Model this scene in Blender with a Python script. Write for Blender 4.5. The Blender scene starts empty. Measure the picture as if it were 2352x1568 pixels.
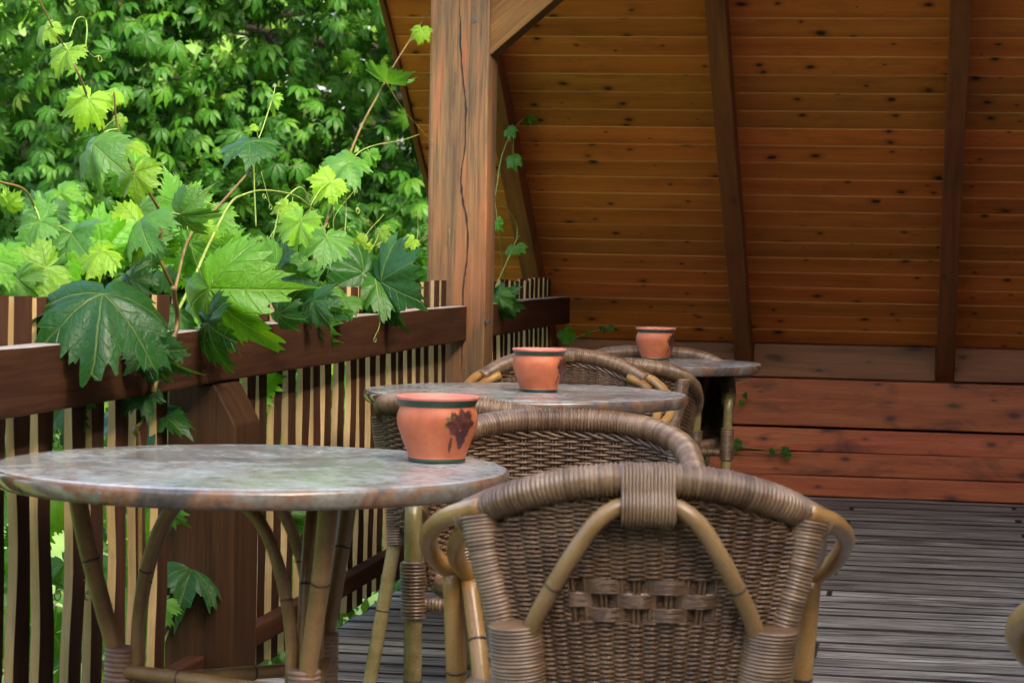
import bpy, bmesh, math, random
import numpy as np
from mathutils import Vector, Matrix

random.seed(7); np.random.seed(7)
S = bpy.context.scene
COL = S.collection
rad = math.radians

# ------------------------------------------------------------------ camera
CAMZ, YAW, PITCH, ROLL = 1.06, rad(9.6), rad(2.035), 0.019
FPX, CX, CY = 5460.0, 1176.0, 784.0          # focal length and centre in a 2352-wide picture
cam = bpy.data.cameras.new('camera')
cam.sensor_width = 36.0
cam.lens = 36.0 * FPX / 2352.0
cam.clip_start, cam.clip_end = 0.05, 600
camo = bpy.data.objects.new('camera', cam); COL.objects.link(camo)
CM = Matrix.Rotation(YAW, 3, 'Z') @ Matrix.Rotation(math.pi/2 - PITCH, 3, 'X') @ Matrix.Rotation(ROLL, 3, 'Z')
camo.matrix_world = Matrix.Translation((0, 0, CAMZ)) @ CM.to_4x4()
cam.dof.use_dof = True
cam.dof.focus_distance = 6.0
cam.dof.aperture_fstop = 11.0
S.camera = camo

# ------------------------------------------------------------------ world, sun, exposure
SUN_DIR = Vector((0.60, -0.52, 0.61)).normalized()     # towards the sun
w = bpy.data.worlds.new('World'); S.world = w; w.use_nodes = True
nt = w.node_tree
sky = nt.nodes.new('ShaderNodeTexSky'); sky.sky_type = 'NISHITA'; sky.sun_disc = False
sky.sun_elevation = math.asin(SUN_DIR.z)
sky.sun_rotation = math.atan2(SUN_DIR.x, SUN_DIR.y)
sky.dust_density = 5.0; sky.air_density = 1.0; sky.ozone_density = 0.15
bg = nt.nodes['Background']; bg.inputs['Strength'].default_value = 0.15
nt.links.new(sky.outputs[0], bg.inputs['Color'])
sl = bpy.data.lights.new('sun', 'SUN'); sl.energy = 1.9; sl.angle = rad(7.0); sl.color = (1.0, 0.95, 0.86)
so = bpy.data.objects.new('sun', sl); COL.objects.link(so)
so.rotation_euler = (-SUN_DIR).to_track_quat('-Z', 'Y').to_euler()
so.location = (4, -6, 12)
S.view_settings.view_transform = 'Standard'
S.view_settings.look = 'None'
S.view_settings.exposure = 2.4
S.view_settings.gamma = 1.0
S.cycles.use_denoising = True
S.cycles.max_bounces = 8
S.cycles.diffuse_bounces = 5
S.cycles.transmission_bounces = 6
S.cycles.caustics_reflective = False
S.cycles.caustics_refractive = False
S.cycles.sample_clamp_indirect = 6.0

# ------------------------------------------------------------------ helpers
def at(px, py, ax, v):
    """the point where the sight line of picture point (px,py) meets the real plane coordinate[ax] = v"""
    d = CM @ Vector(((px-CX)/FPX, -(py-CY)/FPX, -1.0))
    o = Vector((0, 0, CAMZ))
    return o + d * ((v - o[ax]) / d[ax])

def mesh_of(name, verts, faces, mats, idx=None, smooth=False):
    me = bpy.data.meshes.new(name)
    me.from_pydata([tuple(v) for v in verts], [], [tuple(f) for f in faces])
    if not isinstance(mats, (list, tuple)): mats = [mats]
    for m in mats: me.materials.append(m)
    if idx is not None: me.polygons.foreach_set('material_index', np.array(idx, dtype=np.int32))
    if smooth: me.polygons.foreach_set('use_smooth', np.ones(len(me.polygons), dtype=bool))
    me.update()
    return me

def obj(name, me, parent=None, loc=(0, 0, 0), rot=(0, 0, 0), scale=(1, 1, 1)):
    o = bpy.data.objects.new(name, me); COL.objects.link(o)
    o.location = loc; o.rotation_euler = rot; o.scale = scale
    if parent is not None: o.parent = parent
    return o

def thing(name, label, cat, loc=(0, 0, 0), rz=0.0, group=None):
    o = bpy.data.objects.new(name, None); COL.objects.link(o)
    o.empty_display_size = 0.1
    o.location = loc; o.rotation_euler = (0, 0, rz)
    o['label'] = label; o['category'] = cat
    if group: o['group'] = group
    return o

def copy_tree(o, parent=None):
    c = o.copy(); COL.objects.link(c)
    if parent is not None: c.parent = parent
    for ch in [x for x in COL.objects if x.parent == o]:
        copy_tree(ch, c)
    return c

def box_bm(bm, c, s, bev=0.0, M=None):
    r = bmesh.ops.create_cube(bm, size=1.0)
    vs = r['verts']
    for v in vs: v.co = Vector((v.co.x*s[0], v.co.y*s[1], v.co.z*s[2]))
    if bev > 0:
        es = list({e for v in vs for e in v.link_edges})
        rr = bmesh.ops.bevel(bm, geom=es, offset=bev, segments=2, affect='EDGES', profile=0.6)
        vs = list({v for f in rr['faces'] for v in f.verts} | {v for v in vs if v.is_valid})
    T = Matrix.Translation(c)
    if M is not None: T = T @ M
    bmesh.ops.transform(bm, matrix=T, verts=[v for v in vs if v.is_valid])

def box_mesh(name, s, mat, bev=0.003, cuts=0, jit=0.0, axis=0, smooth=False):
    """a bevelled box about its centre; cuts along `axis` let the edges wander a little like sawn timber"""
    bm = bmesh.new()
    box_bm(bm, (0, 0, 0), s, bev)
    if cuts:
        for k in range(1, cuts):
            p = [0, 0, 0]; p[axis] = -s[axis]/2 + s[axis]*k/cuts
            n = [0, 0, 0]; n[axis] = 1
            bmesh.ops.bisect_plane(bm, geom=bm.verts[:]+bm.edges[:]+bm.faces[:], plane_co=p, plane_no=n)
        ph = [random.random()*9 for _ in range(6)]
        for v in bm.verts:
            a = v.co[axis]
            for i in range(3):
                if i != axis:
                    v.co[i] += jit*(math.sin(a*3.1+ph[i])+0.6*math.sin(a*8.3+ph[i+3]))
    me = bpy.data.meshes.new(name); bm.to_mesh(me); bm.free()
    me.materials.append(mat)
    if smooth: me.polygons.foreach_set('use_smooth', np.ones(len(me.polygons), dtype=bool))
    return me

def catmull(ctrl, n):
    P = np.array(ctrl, float)
    P = np.vstack([2*P[0]-P[1], P, 2*P[-1]-P[-2]])
    out = []
    m = len(P) - 3
    for i in range(m):
        p0, p1, p2, p3 = P[i:i+4]
        k = n if i == m-1 else n
        for t in np.linspace(0, 1, k, endpoint=False):
            out.append(0.5*((2*p1)+(-p0+p2)*t+(2*p0-5*p1+4*p2-p3)*t*t+(-p0+3*p1-3*p2+p3)*t**3))
    out.append(P[-2])
    return np.array(out)

def resample(P, step):
    P = np.asarray(P, float)
    L = np.concatenate([[0], np.cumsum(np.linalg.norm(np.diff(P, axis=0), axis=1))])
    n = max(2, int(round(L[-1]/step))+1)
    s = np.linspace(0, L[-1], n)
    return np.stack([np.interp(s, L, P[:, k]) for k in range(3)], 1)

def sweep(V, F, P, R, sides=8, caps=True, up=None):
    """append a tube along P with radius R (scalar or list) to V, F"""
    P = np.asarray(P, float); n = len(P)
    R = np.full(n, R, float) if np.isscalar(R) else np.interp(np.linspace(0, 1, n), np.linspace(0, 1, len(R)), R)
    T = np.gradient(P, axis=0); T /= (np.linalg.norm(T, axis=1)[:, None]+1e-12)
    a = np.array([0, 0, 1.0]) if abs(T[0][2]) < 0.9 else np.array([1.0, 0, 0])
    N = np.cross(T[0], a); N /= np.linalg.norm(N)
    b0 = len(V)
    ang = np.arange(sides)*2*math.pi/sides
    ca, sa = np.cos(ang), np.sin(ang)
    for i in range(n):
        N = N - T[i]*np.dot(N, T[i]); N /= (np.linalg.norm(N)+1e-12)
        B = np.cross(T[i], N)
        ring = P[i] + R[i]*(ca[:, None]*N + sa[:, None]*B)
        V.extend(ring.tolist())
    for i in range(n-1):
        o = b0+i*sides
        for j in range(sides):
            k = (j+1) % sides
            F.append((o+j, o+k, o+sides+k, o+sides+j))
    if caps:
        F.append(tuple(b0+j for j in range(sides))[::-1])
        F.append(tuple(b0+(n-1)*sides+j for j in range(sides)))

def wrapped(V, F, P, R, pitch=0.0062, sides=12, depth=0.0016, rnd=None, I=None):
    """a tube wound round with cane: each turn is a raised ridge"""
    rnd = rnd or random.Random(3)
    Q = resample(P, pitch/4.0)
    n = len(Q)
    Rr = np.interp(np.linspace(0, 1, n), np.linspace(0, 1, len(R)), R) if not np.isscalar(R) else np.full(n, R)
    prof = np.array([-1.0, 0.45, 1.0, 0.45])
    jit = [rnd.uniform(-0.0005, 0.0006) for _ in range(n//4+2)]
    R2 = np.array([Rr[i] + depth*prof[i % 4] + jit[i//4] for i in range(n)])
    f0 = len(F)
    sweep(V, F, Q, R2, sides)
    if I is not None:
        tones = [rnd.choice((0, 0, 0, 1, 1, 2, 2)) for _ in range(n//4+2)]
        for k in range(len(F)-f0): I.append(tones[min(n-1, (k//sides)+1)//4])

def pole(V, F, I, P, r, sides=10, nodes=(), step=0.02):
    """cane pole with dark growth rings at the given fractions of its length (material 1)"""
    Q = resample(P, step)
    f0 = len(F)
    sweep(V, F, Q, r, sides)
    I.extend([0]*(len(F)-f0))
    for f in nodes:
        k = min(len(Q)-2, max(0, int(f*(len(Q)-1))))
        d = Q[k+1]-Q[k]; d /= np.linalg.norm(d)
        f0 = len(F)
        rr = r if np.isscalar(r) else float(np.interp(f, np.linspace(0, 1, len(r)), r))
        sweep(V, F, [Q[k]-d*0.0022, Q[k]-d*0.001, Q[k]+d*0.001, Q[k]+d*0.0022], [rr*1.0, rr*1.06, rr*1.06, rr*1.0], sides)
        I.extend([1]*(len(F)-f0))

# ------------------------------------------------------------------ materials
def new_mat(name):
    m = bpy.data.materials.new(name); m.use_nodes = True
    t = m.node_tree
    b = t.nodes['Principled BSDF']
    return m, t, b

def N(t, typ, **kw):
    n = t.nodes.new(typ)
    for k, v in kw.items(): setattr(n, k, v)
    return n

def ramp(t, fac, stops, interp='LINEAR'):
    r = N(t, 'ShaderNodeValToRGB'); r.color_ramp.interpolation = interp
    e = r.color_ramp.elements
    while len(e) < len(stops): e.new(0.5)
    for k, (p, c) in enumerate(stops):
        e[k].position = p
        e[k].color = (*c, 1) if len(c) == 3 else c
    t.links.new(fac, r.inputs[0])
    return r

def mixc(t, fac, a, b, mode='MIX'):
    m = N(t, 'ShaderNodeMix', data_type='RGBA', blend_type=mode)
    if isinstance(fac, (int, float)): m.inputs[0].default_value = fac
    else: t.links.new(fac, m.inputs[0])
    for k, x in ((6, a), (7, b)):
        if isinstance(x, tuple): m.inputs[k].default_value = (*x, 1)
        else: t.links.new(x, m.inputs[k])
    return m.outputs[2]

def math_n(t, op, a, b=None, c=None):
    m = N(t, 'ShaderNodeMath', operation=op)
    for k, x in enumerate((a, b, c)):
        if x is None: continue
        if isinstance(x, (int, float)): m.inputs[k].default_value = x
        else: t.links.new(x, m.inputs[k])
    return m.outputs[0]

def coords(t, scale, rnd=True, kind='Object'):
    tc = N(t, 'ShaderNodeTexCoord')
    v = tc.outputs[kind]
    if rnd:
        oi = N(t, 'ShaderNodeObjectInfo')
        sc = N(t, 'ShaderNodeVectorMath', operation='SCALE')
        sc.inputs[0].default_value = (37.0, 23.0, 51.0)
        t.links.new(oi.outputs['Random'], sc.inputs['Scale'])
        ad = N(t, 'ShaderNodeVectorMath', operation='ADD')
        t.links.new(v, ad.inputs[0]); t.links.new(sc.outputs[0], ad.inputs[1])
        v = ad.outputs[0]
    mp = N(t, 'ShaderNodeMapping'); mp.inputs['Scale'].default_value = scale
    t.links.new(v, mp.inputs[0])
    return mp.outputs[0]

def noise_t(t, vec, scale, detail=4, rough=0.55, dist=0.0):
    n = N(t, 'ShaderNodeTexNoise')
    n.inputs['Scale'].default_value = scale; n.inputs['Detail'].default_value = detail
    n.inputs['Roughness'].default_value = rough; n.inputs['Distortion'].default_value = dist
    t.links.new(vec, n.inputs['Vector'])
    return n.outputs['Fac']

def ax_scale(axis, along, across):
    s = [across]*3; s['XYZ'.index(axis)] = along
    return tuple(s)

def wood(name, stops, axis='X', rough=0.6, knots=0.0, knot_col=(0.02, 0.008, 0.003), blotch=None, vary=0.2,
         fine=0.35, spec=0.4, bump=0.25, crack=0.0, knot_r=0.09, grain=1.0, kden=(3.1, 9.0), kax='Y', hue=(0.504, 0.496)):
    m, t, b = new_mat(name)
    g = noise_t(t, coords(t, ax_scale(axis, 0.55*grain, 9*grain)), 2.2, 6, 0.6, 0.5)
    c = ramp(t, g, stops).outputs[0]
    f = noise_t(t, coords(t, ax_scale(axis, 3.0, 95)), 1.6, 5, 0.65)
    fr = ramp(t, f, [(0.32, (0.35, 0.33, 0.32)), (0.62, (1, 1, 1))]).outputs[0]
    c = mixc(t, fine, c, fr, 'MULTIPLY')
    if blotch:
        bl = noise_t(t, coords(t, ax_scale(axis, 2.0, 5.5)), 1.7, 5, 0.7, 0.4)
        bm_ = ramp(t, bl, [(0.52, (0, 0, 0)), (0.74, (1, 1, 1))]).outputs[0]
        bf = math_n(t, 'MULTIPLY', bm_, blotch[0])
        c = mixc(t, bf, c, blotch[1])
    if knots > 0:
        cv = coords(t, (1, 1, 1))
        sp = N(t, 'ShaderNodeSeparateXYZ'); t.links.new(cv, sp.inputs[0])
        cb = N(t, 'ShaderNodeCombineXYZ')
        t.links.new(math_n(t, 'MULTIPLY', sp.outputs[axis], kden[0]), cb.inputs[0])
        t.links.new(math_n(t, 'MULTIPLY', sp.outputs[kax], kden[1]), cb.inputs[1])
        vo = N(t, 'ShaderNodeTexVoronoi', voronoi_dimensions='2D'); vo.inputs['Scale'].default_value = 1.0
        t.links.new(cb.outputs[0], vo.inputs['Vector'])
        cs = N(t, 'ShaderNodeSeparateColor'); t.links.new(vo.outputs['Color'], cs.inputs[0])
        kd = math_n(t, 'DIVIDE', vo.outputs['Distance'], math_n(t, 'ADD', math_n(t, 'MULTIPLY', math_n(t, 'POWER', cs.outputs[0], 1.8), 1.5), 0.05))
        wob = noise_t(t, coords(t, ax_scale(axis, 20, 40)), 1.0, 3)
        dd = math_n(t, 'ADD', kd, math_n(t, 'MULTIPLY', math_n(t, 'SUBTRACT', wob, 0.5), 0.14))
        kr = ramp(t, dd, [(0.0, (1, 1, 1)), (knot_r*0.6, (1, 1, 1)), (knot_r*1.5, (0.3, 0.3, 0.3)), (knot_r*3.2, (0, 0, 0))]).outputs[0]
        kf = math_n(t, 'MULTIPLY', kr, knots)
        c = mixc(t, kf, c, knot_col)
    if crack > 0:
        cr = noise_t(t, coords(t, ax_scale(axis, 0.7, 26)), 1.5, 4, 0.6, 0.3)
        cm = ramp(t, cr, [(0.30, (1, 1, 1)), (0.36, (0, 0, 0))]).outputs[0]
        c = mixc(t, math_n(t, 'MULTIPLY', cm, crack), c, (0.012, 0.008, 0.006))
    oi = N(t, 'ShaderNodeObjectInfo')
    mr = N(t, 'ShaderNodeMapRange'); mr.inputs['To Min'].default_value = 1-vary; mr.inputs['To Max'].default_value = 1+vary
    t.links.new(oi.outputs['Random'], mr.inputs['Value'])
    hs = N(t, 'ShaderNodeHueSaturation'); t.links.new(c, hs.inputs['Color']); t.links.new(mr.outputs[0], hs.inputs['Value'])
    hu = N(t, 'ShaderNodeMapRange'); hu.inputs['To Min'].default_value = hue[0]; hu.inputs['To Max'].default_value = hue[1]
    t.links.new(oi.outputs['Random'], hu.inputs['Value']); t.links.new(hu.outputs[0], hs.inputs['Hue'])
    t.links.new(hs.outputs[0], b.inputs['Base Color'])
    b.inputs['Roughness'].default_value = rough
    b.inputs['Specular IOR Level'].default_value = spec
    bp = N(t, 'ShaderNodeBump'); bp.inputs['Strength'].default_value = bump; bp.inputs['Distance'].default_value = 0.002
    t.links.new(f, bp.inputs['Height']); t.links.new(bp.outputs[0], b.inputs['Normal'])
    return m

M = {}
M['ceiling'] = wood('stained_pine', [(0.25, (0.31, 0.078, 0.012)), (0.5, (0.53, 0.150, 0.022)), (0.78, (0.62, 0.205, 0.034))],
                    'X', 0.5, 1.0, blotch=(0.55, (0.10, 0.036, 0.008)), vary=0.2, spec=0.3, grain=0.5, fine=0.3, knot_r=0.062, kden=(5.6, 8.5), hue=(0.501, 0.492))
M['tongue'] = wood('pale_tongue_glint', [(0.3, (0.55, 0.27, 0.08)), (0.7, (0.72, 0.42, 0.16))], 'X', 0.6, vary=0.15)  # pale tongue strip; its tone imitates light caught on the board bevels
M['rafter'] = wood('dark_stained_rafter', [(0.25, (0.075, 0.022, 0.006)), (0.5, (0.17, 0.05, 0.012)), (0.75, (0.24, 0.08, 0.02))],
                   'X', 0.55, 0.6, blotch=(0.4, (0.04, 0.015, 0.006)), vary=0.1, knot_r=0.06)
M['redbeam'] = wood('red_stained_beam', [(0.25, (0.24, 0.045, 0.012)), (0.5, (0.44, 0.10, 0.026)), (0.78, (0.50, 0.16, 0.05))],
                    'X', 0.6, 0.8, knot_col=(0.035, 0.014, 0.008), blotch=(0.9, (0.06, 0.022, 0.012)), vary=0.14, crack=0.7, knot_r=0.085, kden=(4.0, 9.0), kax='Z', fine=0.5)
M['ledge'] = wood('worn_ledge_board', [(0.25, (0.13, 0.05, 0.018)), (0.5, (0.23, 0.088, 0.034)), (0.78, (0.29, 0.125, 0.05))],
                  'X', 0.6, 0.7, blotch=(0.5, (0.09, 0.045, 0.025)), vary=0.1, kax='Z', spec=0.2)
M['rail'] = wood('dark_brown_rail', [(0.25, (0.020, 0.008, 0.004)), (0.5, (0.046, 0.018, 0.008)), (0.78, (0.072, 0.030, 0.014))],
                 'Y', 0.75, 0.45, vary=0.12, crack=0.5, knot_r=0.06, spec=0.07, fine=0.6, blotch=(0.5, (0.03, 0.014, 0.009)), kax='Z')
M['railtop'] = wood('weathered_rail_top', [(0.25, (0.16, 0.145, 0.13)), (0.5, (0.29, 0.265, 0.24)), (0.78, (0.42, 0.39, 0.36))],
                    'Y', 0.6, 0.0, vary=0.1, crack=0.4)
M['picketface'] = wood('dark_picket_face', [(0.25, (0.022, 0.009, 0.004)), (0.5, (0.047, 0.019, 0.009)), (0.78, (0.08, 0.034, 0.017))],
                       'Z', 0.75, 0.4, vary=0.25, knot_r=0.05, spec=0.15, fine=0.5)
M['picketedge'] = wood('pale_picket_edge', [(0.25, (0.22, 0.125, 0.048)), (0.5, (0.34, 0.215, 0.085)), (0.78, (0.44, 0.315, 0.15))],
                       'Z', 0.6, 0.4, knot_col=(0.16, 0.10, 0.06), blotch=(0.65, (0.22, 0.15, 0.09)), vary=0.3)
M['stub'] = wood('brown_stub_post', [(0.25, (0.018, 0.008, 0.003)), (0.5, (0.042, 0.019, 0.007)), (0.78, (0.068, 0.032, 0.013))],
                 'Z', 0.7, 0.5, vary=0.1, crack=0.6, spec=0.15, fine=0.6)
def deck_material():
    m, t, b = new_mat('grey_weathered_deck')
    g = noise_t(t, coords(t, (1.6, 9, 9)), 1.5, 5, 0.6, 0.3)
    c = ramp(t, g, [(0.28, (0.12, 0.112, 0.096)), (0.5, (0.27, 0.255, 0.222)), (0.74, (0.47, 0.45, 0.40))]).outputs[0]
    a = noise_t(t, coords(t, (3.2, 40, 40)), 1.0, 5, 0.65, 0.3)          # open grain: long dark splits
    c = mixc(t, math_n(t, 'MULTIPLY', ramp(t, a, [(0.40, (1, 1, 1)), (0.47, (0, 0, 0))]).outputs[0], 0.88), c, (0.022, 0.019, 0.017))
    f = noise_t(t, coords(t, (6, 120, 120)), 1.0, 5, 0.7)
    c = mixc(t, 0.75, c, ramp(t, f, [(0.36, (0.22, 0.21, 0.2)), (0.58, (1, 1, 1))]).outputs[0], 'MULTIPLY')
    w2 = noise_t(t, coords(t, (1.6, 1.6, 1.6), False), 1.0, 4, 0.6)
    c = mixc(t, 0.6, c, ramp(t, w2, [(0.35, (0.5, 0.5, 0.52)), (0.62, (1.0, 1.0, 1.0))]).outputs[0], 'MULTIPLY')
    oi = N(t, 'ShaderNodeObjectInfo')
    mr = N(t, 'ShaderNodeMapRange'); mr.inputs['To Min'].default_value = 0.9; mr.inputs['To Max'].default_value = 1.6
    t.links.new(oi.outputs['Random'], mr.inputs['Value'])
    hs = N(t, 'ShaderNodeHueSaturation'); t.links.new(c, hs.inputs['Color']); t.links.new(mr.outputs[0], hs.inputs['Value'])
    t.links.new(hs.outputs[0], b.inputs['Base Color'])
    b.inputs['Roughness'].default_value = 0.55; b.inputs['Specular IOR Level'].default_value = 0.35
    bp = N(t, 'ShaderNodeBump'); bp.inputs['Strength'].default_value = 0.9; bp.inputs['Distance'].default_value = 0.004
    t.links.new(math_n(t, 'ADD', a, math_n(t, 'MULTIPLY', f, 0.5)), bp.inputs['Height']); t.links.new(bp.outputs[0], b.inputs['Normal'])
    return m
M['deck'] = deck_material()
M['shadowboard'] = wood('roof_sheathing', [(0.3, (0.05, 0.025, 0.012)), (0.7, (0.10, 0.05, 0.025))], 'X', 0.8)

def post_material():
    m, t, b = new_mat('weathered_streaked_post')
    g = noise_t(t, coords(t, (11, 11, 0.7), False), 2.2, 6, 0.65, 0.6)
    c = ramp(t, g, [(0.26, (0.035, 0.018, 0.007)), (0.42, (0.098, 0.050, 0.016)), (0.55, (0.155, 0.082, 0.026)), (0.68, (0.25, 0.066, 0.016)), (0.84, (0.15, 0.036, 0.011))]).outputs[0]
    f = noise_t(t, coords(t, (80, 80, 2.2), False), 1.6, 6, 0.7)
    fr = ramp(t, f, [(0.33, (0.14, 0.11, 0.1)), (0.58, (1, 1, 1))]).outputs[0]
    c = mixc(t, 0.75, c, fr, 'MULTIPLY')
    ck = noise_t(t, coords(t, (30, 30, 0.8), False), 1.5, 4, 0.6, 0.3)
    c = mixc(t, ramp(t, ck, [(0.31, (0.85, 0.85, 0.85)), (0.37, (0, 0, 0))]).outputs[0], c, (0.016, 0.01, 0.007))
    # orange-red where the old stain survives, grey-olive where the weather took it
    o = noise_t(t, coords(t, (6, 6, 1.1), False), 1.3, 4, 0.6, 0.3)
    of = ramp(t, o, [(0.46, (0, 0, 0)), (0.62, (1, 1, 1))]).outputs[0]
    c = mixc(t, math_n(t, 'MULTIPLY', of, 0.55), c, mixc(t, 0.55, c, (0.36, 0.105, 0.028)))
    t.links.new(c, b.inputs['Base Color'])
    b.inputs['Roughness'].default_value = 0.65
    bp = N(t, 'ShaderNodeBump'); bp.inputs['Strength'].default_value = 0.4; bp.inputs['Distance'].default_value = 0.003
    t.links.new(f, bp.inputs['Height']); t.links.new(bp.outputs[0], b.inputs['Normal'])
    return m
M['post'] = post_material()


def plain(name, col, rough=0.5, spec=0.5, noise_amt=0.25, nscale=30, coat=0.0):
    m, t, b = new_mat(name)
    n = noise_t(t, coords(t, (1, 1, 1)), nscale, 4)
    k = ramp(t, n, [(0.3, tuple(x*(1-noise_amt) for x in col)), (0.7, tuple(min(1, x*(1+noise_amt)) for x in col))]).outputs[0]
    t.links.new(k, b.inputs['Base Color'])
    b.inputs['Roughness'].default_value = rough; b.inputs['Specular IOR Level'].default_value = spec
    b.inputs['Coat Weight'].default_value = coat; b.inputs['Coat Roughness'].default_value = 0.2
    return m
M['blockerwall'] = plain('tan_blocker_boards', (0.50, 0.37, 0.25), 0.8, 0.2, 0.2, 8)  # tan that bounces fill light from the added side wall
M['black'] = plain('dark_gap', (0.01, 0.008, 0.006), 0.9)
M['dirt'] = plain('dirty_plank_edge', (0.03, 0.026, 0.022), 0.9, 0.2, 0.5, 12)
M['iron'] = plain('iron_nail', (0.05, 0.045, 0.04), 0.5)

def cane_mat(name, lo, mid, hi, rough, spec, scale):
    m, t, b = new_mat(name)
    n = noise_t(t, coords(t, (1, 1, 1)), scale, 5, 0.6)
    c = ramp(t, n, [(0.3, lo), (0.5, mid), (0.72, hi)]).outputs[0]
    f = noise_t(t, coords(t, (1, 1, 1)), 240, 3)
    c = mixc(t, 0.3, c, ramp(t, f, [(0.35, (0.45, 0.42, 0.4)), (0.6, (1, 1, 1))]).outputs[0], 'MULTIPLY')
    t.links.new(c, b.inputs['Base Color'])
    b.inputs['Roughness'].default_value = rough; b.inputs['Specular IOR Level'].default_value = spec
    return m
M['wicker'] = cane_mat('brown_wicker', (0.068, 0.037, 0.019), (0.138, 0.078, 0.042), (0.215, 0.138, 0.08), 0.36, 0.6, 14)
M['wrap'] = cane_mat('wrapping_cane', (0.10, 0.055, 0.027), (0.185, 0.112, 0.060), (0.27, 0.18, 0.108), 0.33, 0.65, 12)
M['wrap_dark'] = cane_mat('dark_wrapping_cane', (0.08, 0.043, 0.021), (0.15, 0.088, 0.046), (0.22, 0.145, 0.083), 0.36, 0.55, 12)
M['wrap_pale'] = cane_mat('pale_wrapping_cane', (0.12, 0.068, 0.035), (0.215, 0.135, 0.075), (0.31, 0.215, 0.132), 0.32, 0.65, 12)
M['cane'] = cane_mat('honey_cane_pole', (0.20, 0.10, 0.026), (0.35, 0.19, 0.058), (0.45, 0.28, 0.11), 0.28, 0.6, 9)
M['olive'] = cane_mat('olive_bamboo_pole', (0.14, 0.11, 0.035), (0.25, 0.20, 0.075), (0.33, 0.27, 0.12), 0.26, 0.6, 9)
M['node'] = plain('growth_ring', (0.05, 0.03, 0.015), 0.5)
M['tablecane'] = cane_mat('tan_table_cane', (0.14, 0.078, 0.030), (0.24, 0.145, 0.058), (0.32, 0.21, 0.095), 0.3, 0.55, 8)
M['tablewrap'] = cane_mat('mauve_brown_binding', (0.15, 0.085, 0.06), (0.24, 0.15, 0.115), (0.30, 0.20, 0.16), 0.45, 0.4, 14)

def stone():
    m, t, b = new_mat('mottled_stone_laminate')
    v = coords(t, (1, 1, 1))
    a = noise_t(t, v, 9, 7, 0.65, 0.8)
    c = ramp(t, a, [(0.30, (0.055, 0.05, 0.052)), (0.42, (0.12, 0.10, 0.085)), (0.50, (0.24, 0.125, 0.07)), (0.57, (0.20, 0.18, 0.155)), (0.74, (0.31, 0.30, 0.27))]).outputs[0]
    s = noise_t(t, v, 75, 4, 0.7)
    c = mixc(t, 0.45, c, ramp(t, s, [(0.35, (0.35, 0.33, 0.33)), (0.62, (1, 1, 1))]).outputs[0], 'MULTIPLY')
    # top has painted sky sheen and cloudy wear, the rolled edge keeps its colour
    tc = N(t, 'ShaderNodeTexCoord'); sp = N(t, 'ShaderNodeSeparateXYZ'); t.links.new(tc.outputs['Object'], sp.inputs[0])
    topm = math_n(t, 'GREATER_THAN', sp.outputs[2], 0.6925)
    cl = noise_t(t, v, 5.0, 6, 0.7, 0.6)
    clm = ramp(t, cl, [(0.36, (0.25, 0.25, 0.25)), (0.62, (1, 1, 1))]).outputs[0]
    c = mixc(t, math_n(t, 'MULTIPLY', math_n(t, 'MULTIPLY', topm, clm), 0.70), c, mixc(t, 0.5, (0.60, 0.68, 0.67), ramp(t, noise_t(t, v, 42, 6, 0.75), [(0.38, (0.05, 0.055, 0.055)), (0.60, (0.62, 0.65, 0.62))]).outputs[0]))
    t.links.new(c, b.inputs['Base Color'])
    r = noise_t(t, v, 26, 5, 0.7)
    mr = N(t, 'ShaderNodeMapRange'); mr.inputs['From Min'].default_value = 0.3; mr.inputs['From Max'].default_value = 0.7
    mr.inputs['To Min'].default_value = 0.07; mr.inputs['To Max'].default_value = 0.20
    t.links.new(r, mr.inputs['Value']); t.links.new(math_n(t, 'ADD', mr.outputs[0], math_n(t, 'MULTIPLY', math_n(t, 'MULTIPLY', topm, clm), 0.09)), b.inputs['Roughness'])
    b.inputs['Specular IOR Level'].default_value = 0.6
    bp = N(t, 'ShaderNodeBump'); bp.inputs['Strength'].default_value = 0.06; bp.inputs['Distance'].default_value = 0.001
    t.links.new(s, bp.inputs['Height']); t.links.new(bp.outputs[0], b.inputs['Normal'])
    return m
M['stone'] = stone()

def terracotta():
    m, t, b = new_mat('terracotta')
    v = coords(t, (1, 1, 1))
    a = noise_t(t, v, 14, 5, 0.6, 0.4)
    c = ramp(t, a, [(0.3, (0.38, 0.100, 0.042)), (0.55, (0.49, 0.140, 0.060)), (0.75, (0.55, 0.190, 0.095))]).outputs[0]
    s = noise_t(t, v, 300, 3)
    c = mixc(t, 0.18, c, ramp(t, s, [(0.3, (0.4, 0.3, 0.25)), (0.5, (1, 1, 1))]).outputs[0], 'MULTIPLY')
    t.links.new(c, b.inputs['Base Color'])
    b.inputs['Roughness'].default_value = 0.5; b.inputs['Specular IOR Level'].default_value = 0.4
    return m
M['terracotta'] = terracotta()
M['pinkrim'] = plain('pink_clay_inside', (0.58, 0.20, 0.14), 0.5, 0.4, 0.12, 20)
M['potgreen'] = plain('green_glaze', (0.02, 0.05, 0.032), 0.35, 0.5, 0.3, 40)
M['print'] = plain('dark_brown_leaf_print', (0.075, 0.022, 0.016), 0.4, 0.4, 0.75, 110)
M['grape'] = plain('dark_grape_print', (0.06, 0.014, 0.018), 0.35, 0.5, 0.4, 90)
M['printgreen'] = plain('olive_leaf_print', (0.12, 0.11, 0.02), 0.4, 0.4, 0.4, 60)

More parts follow.
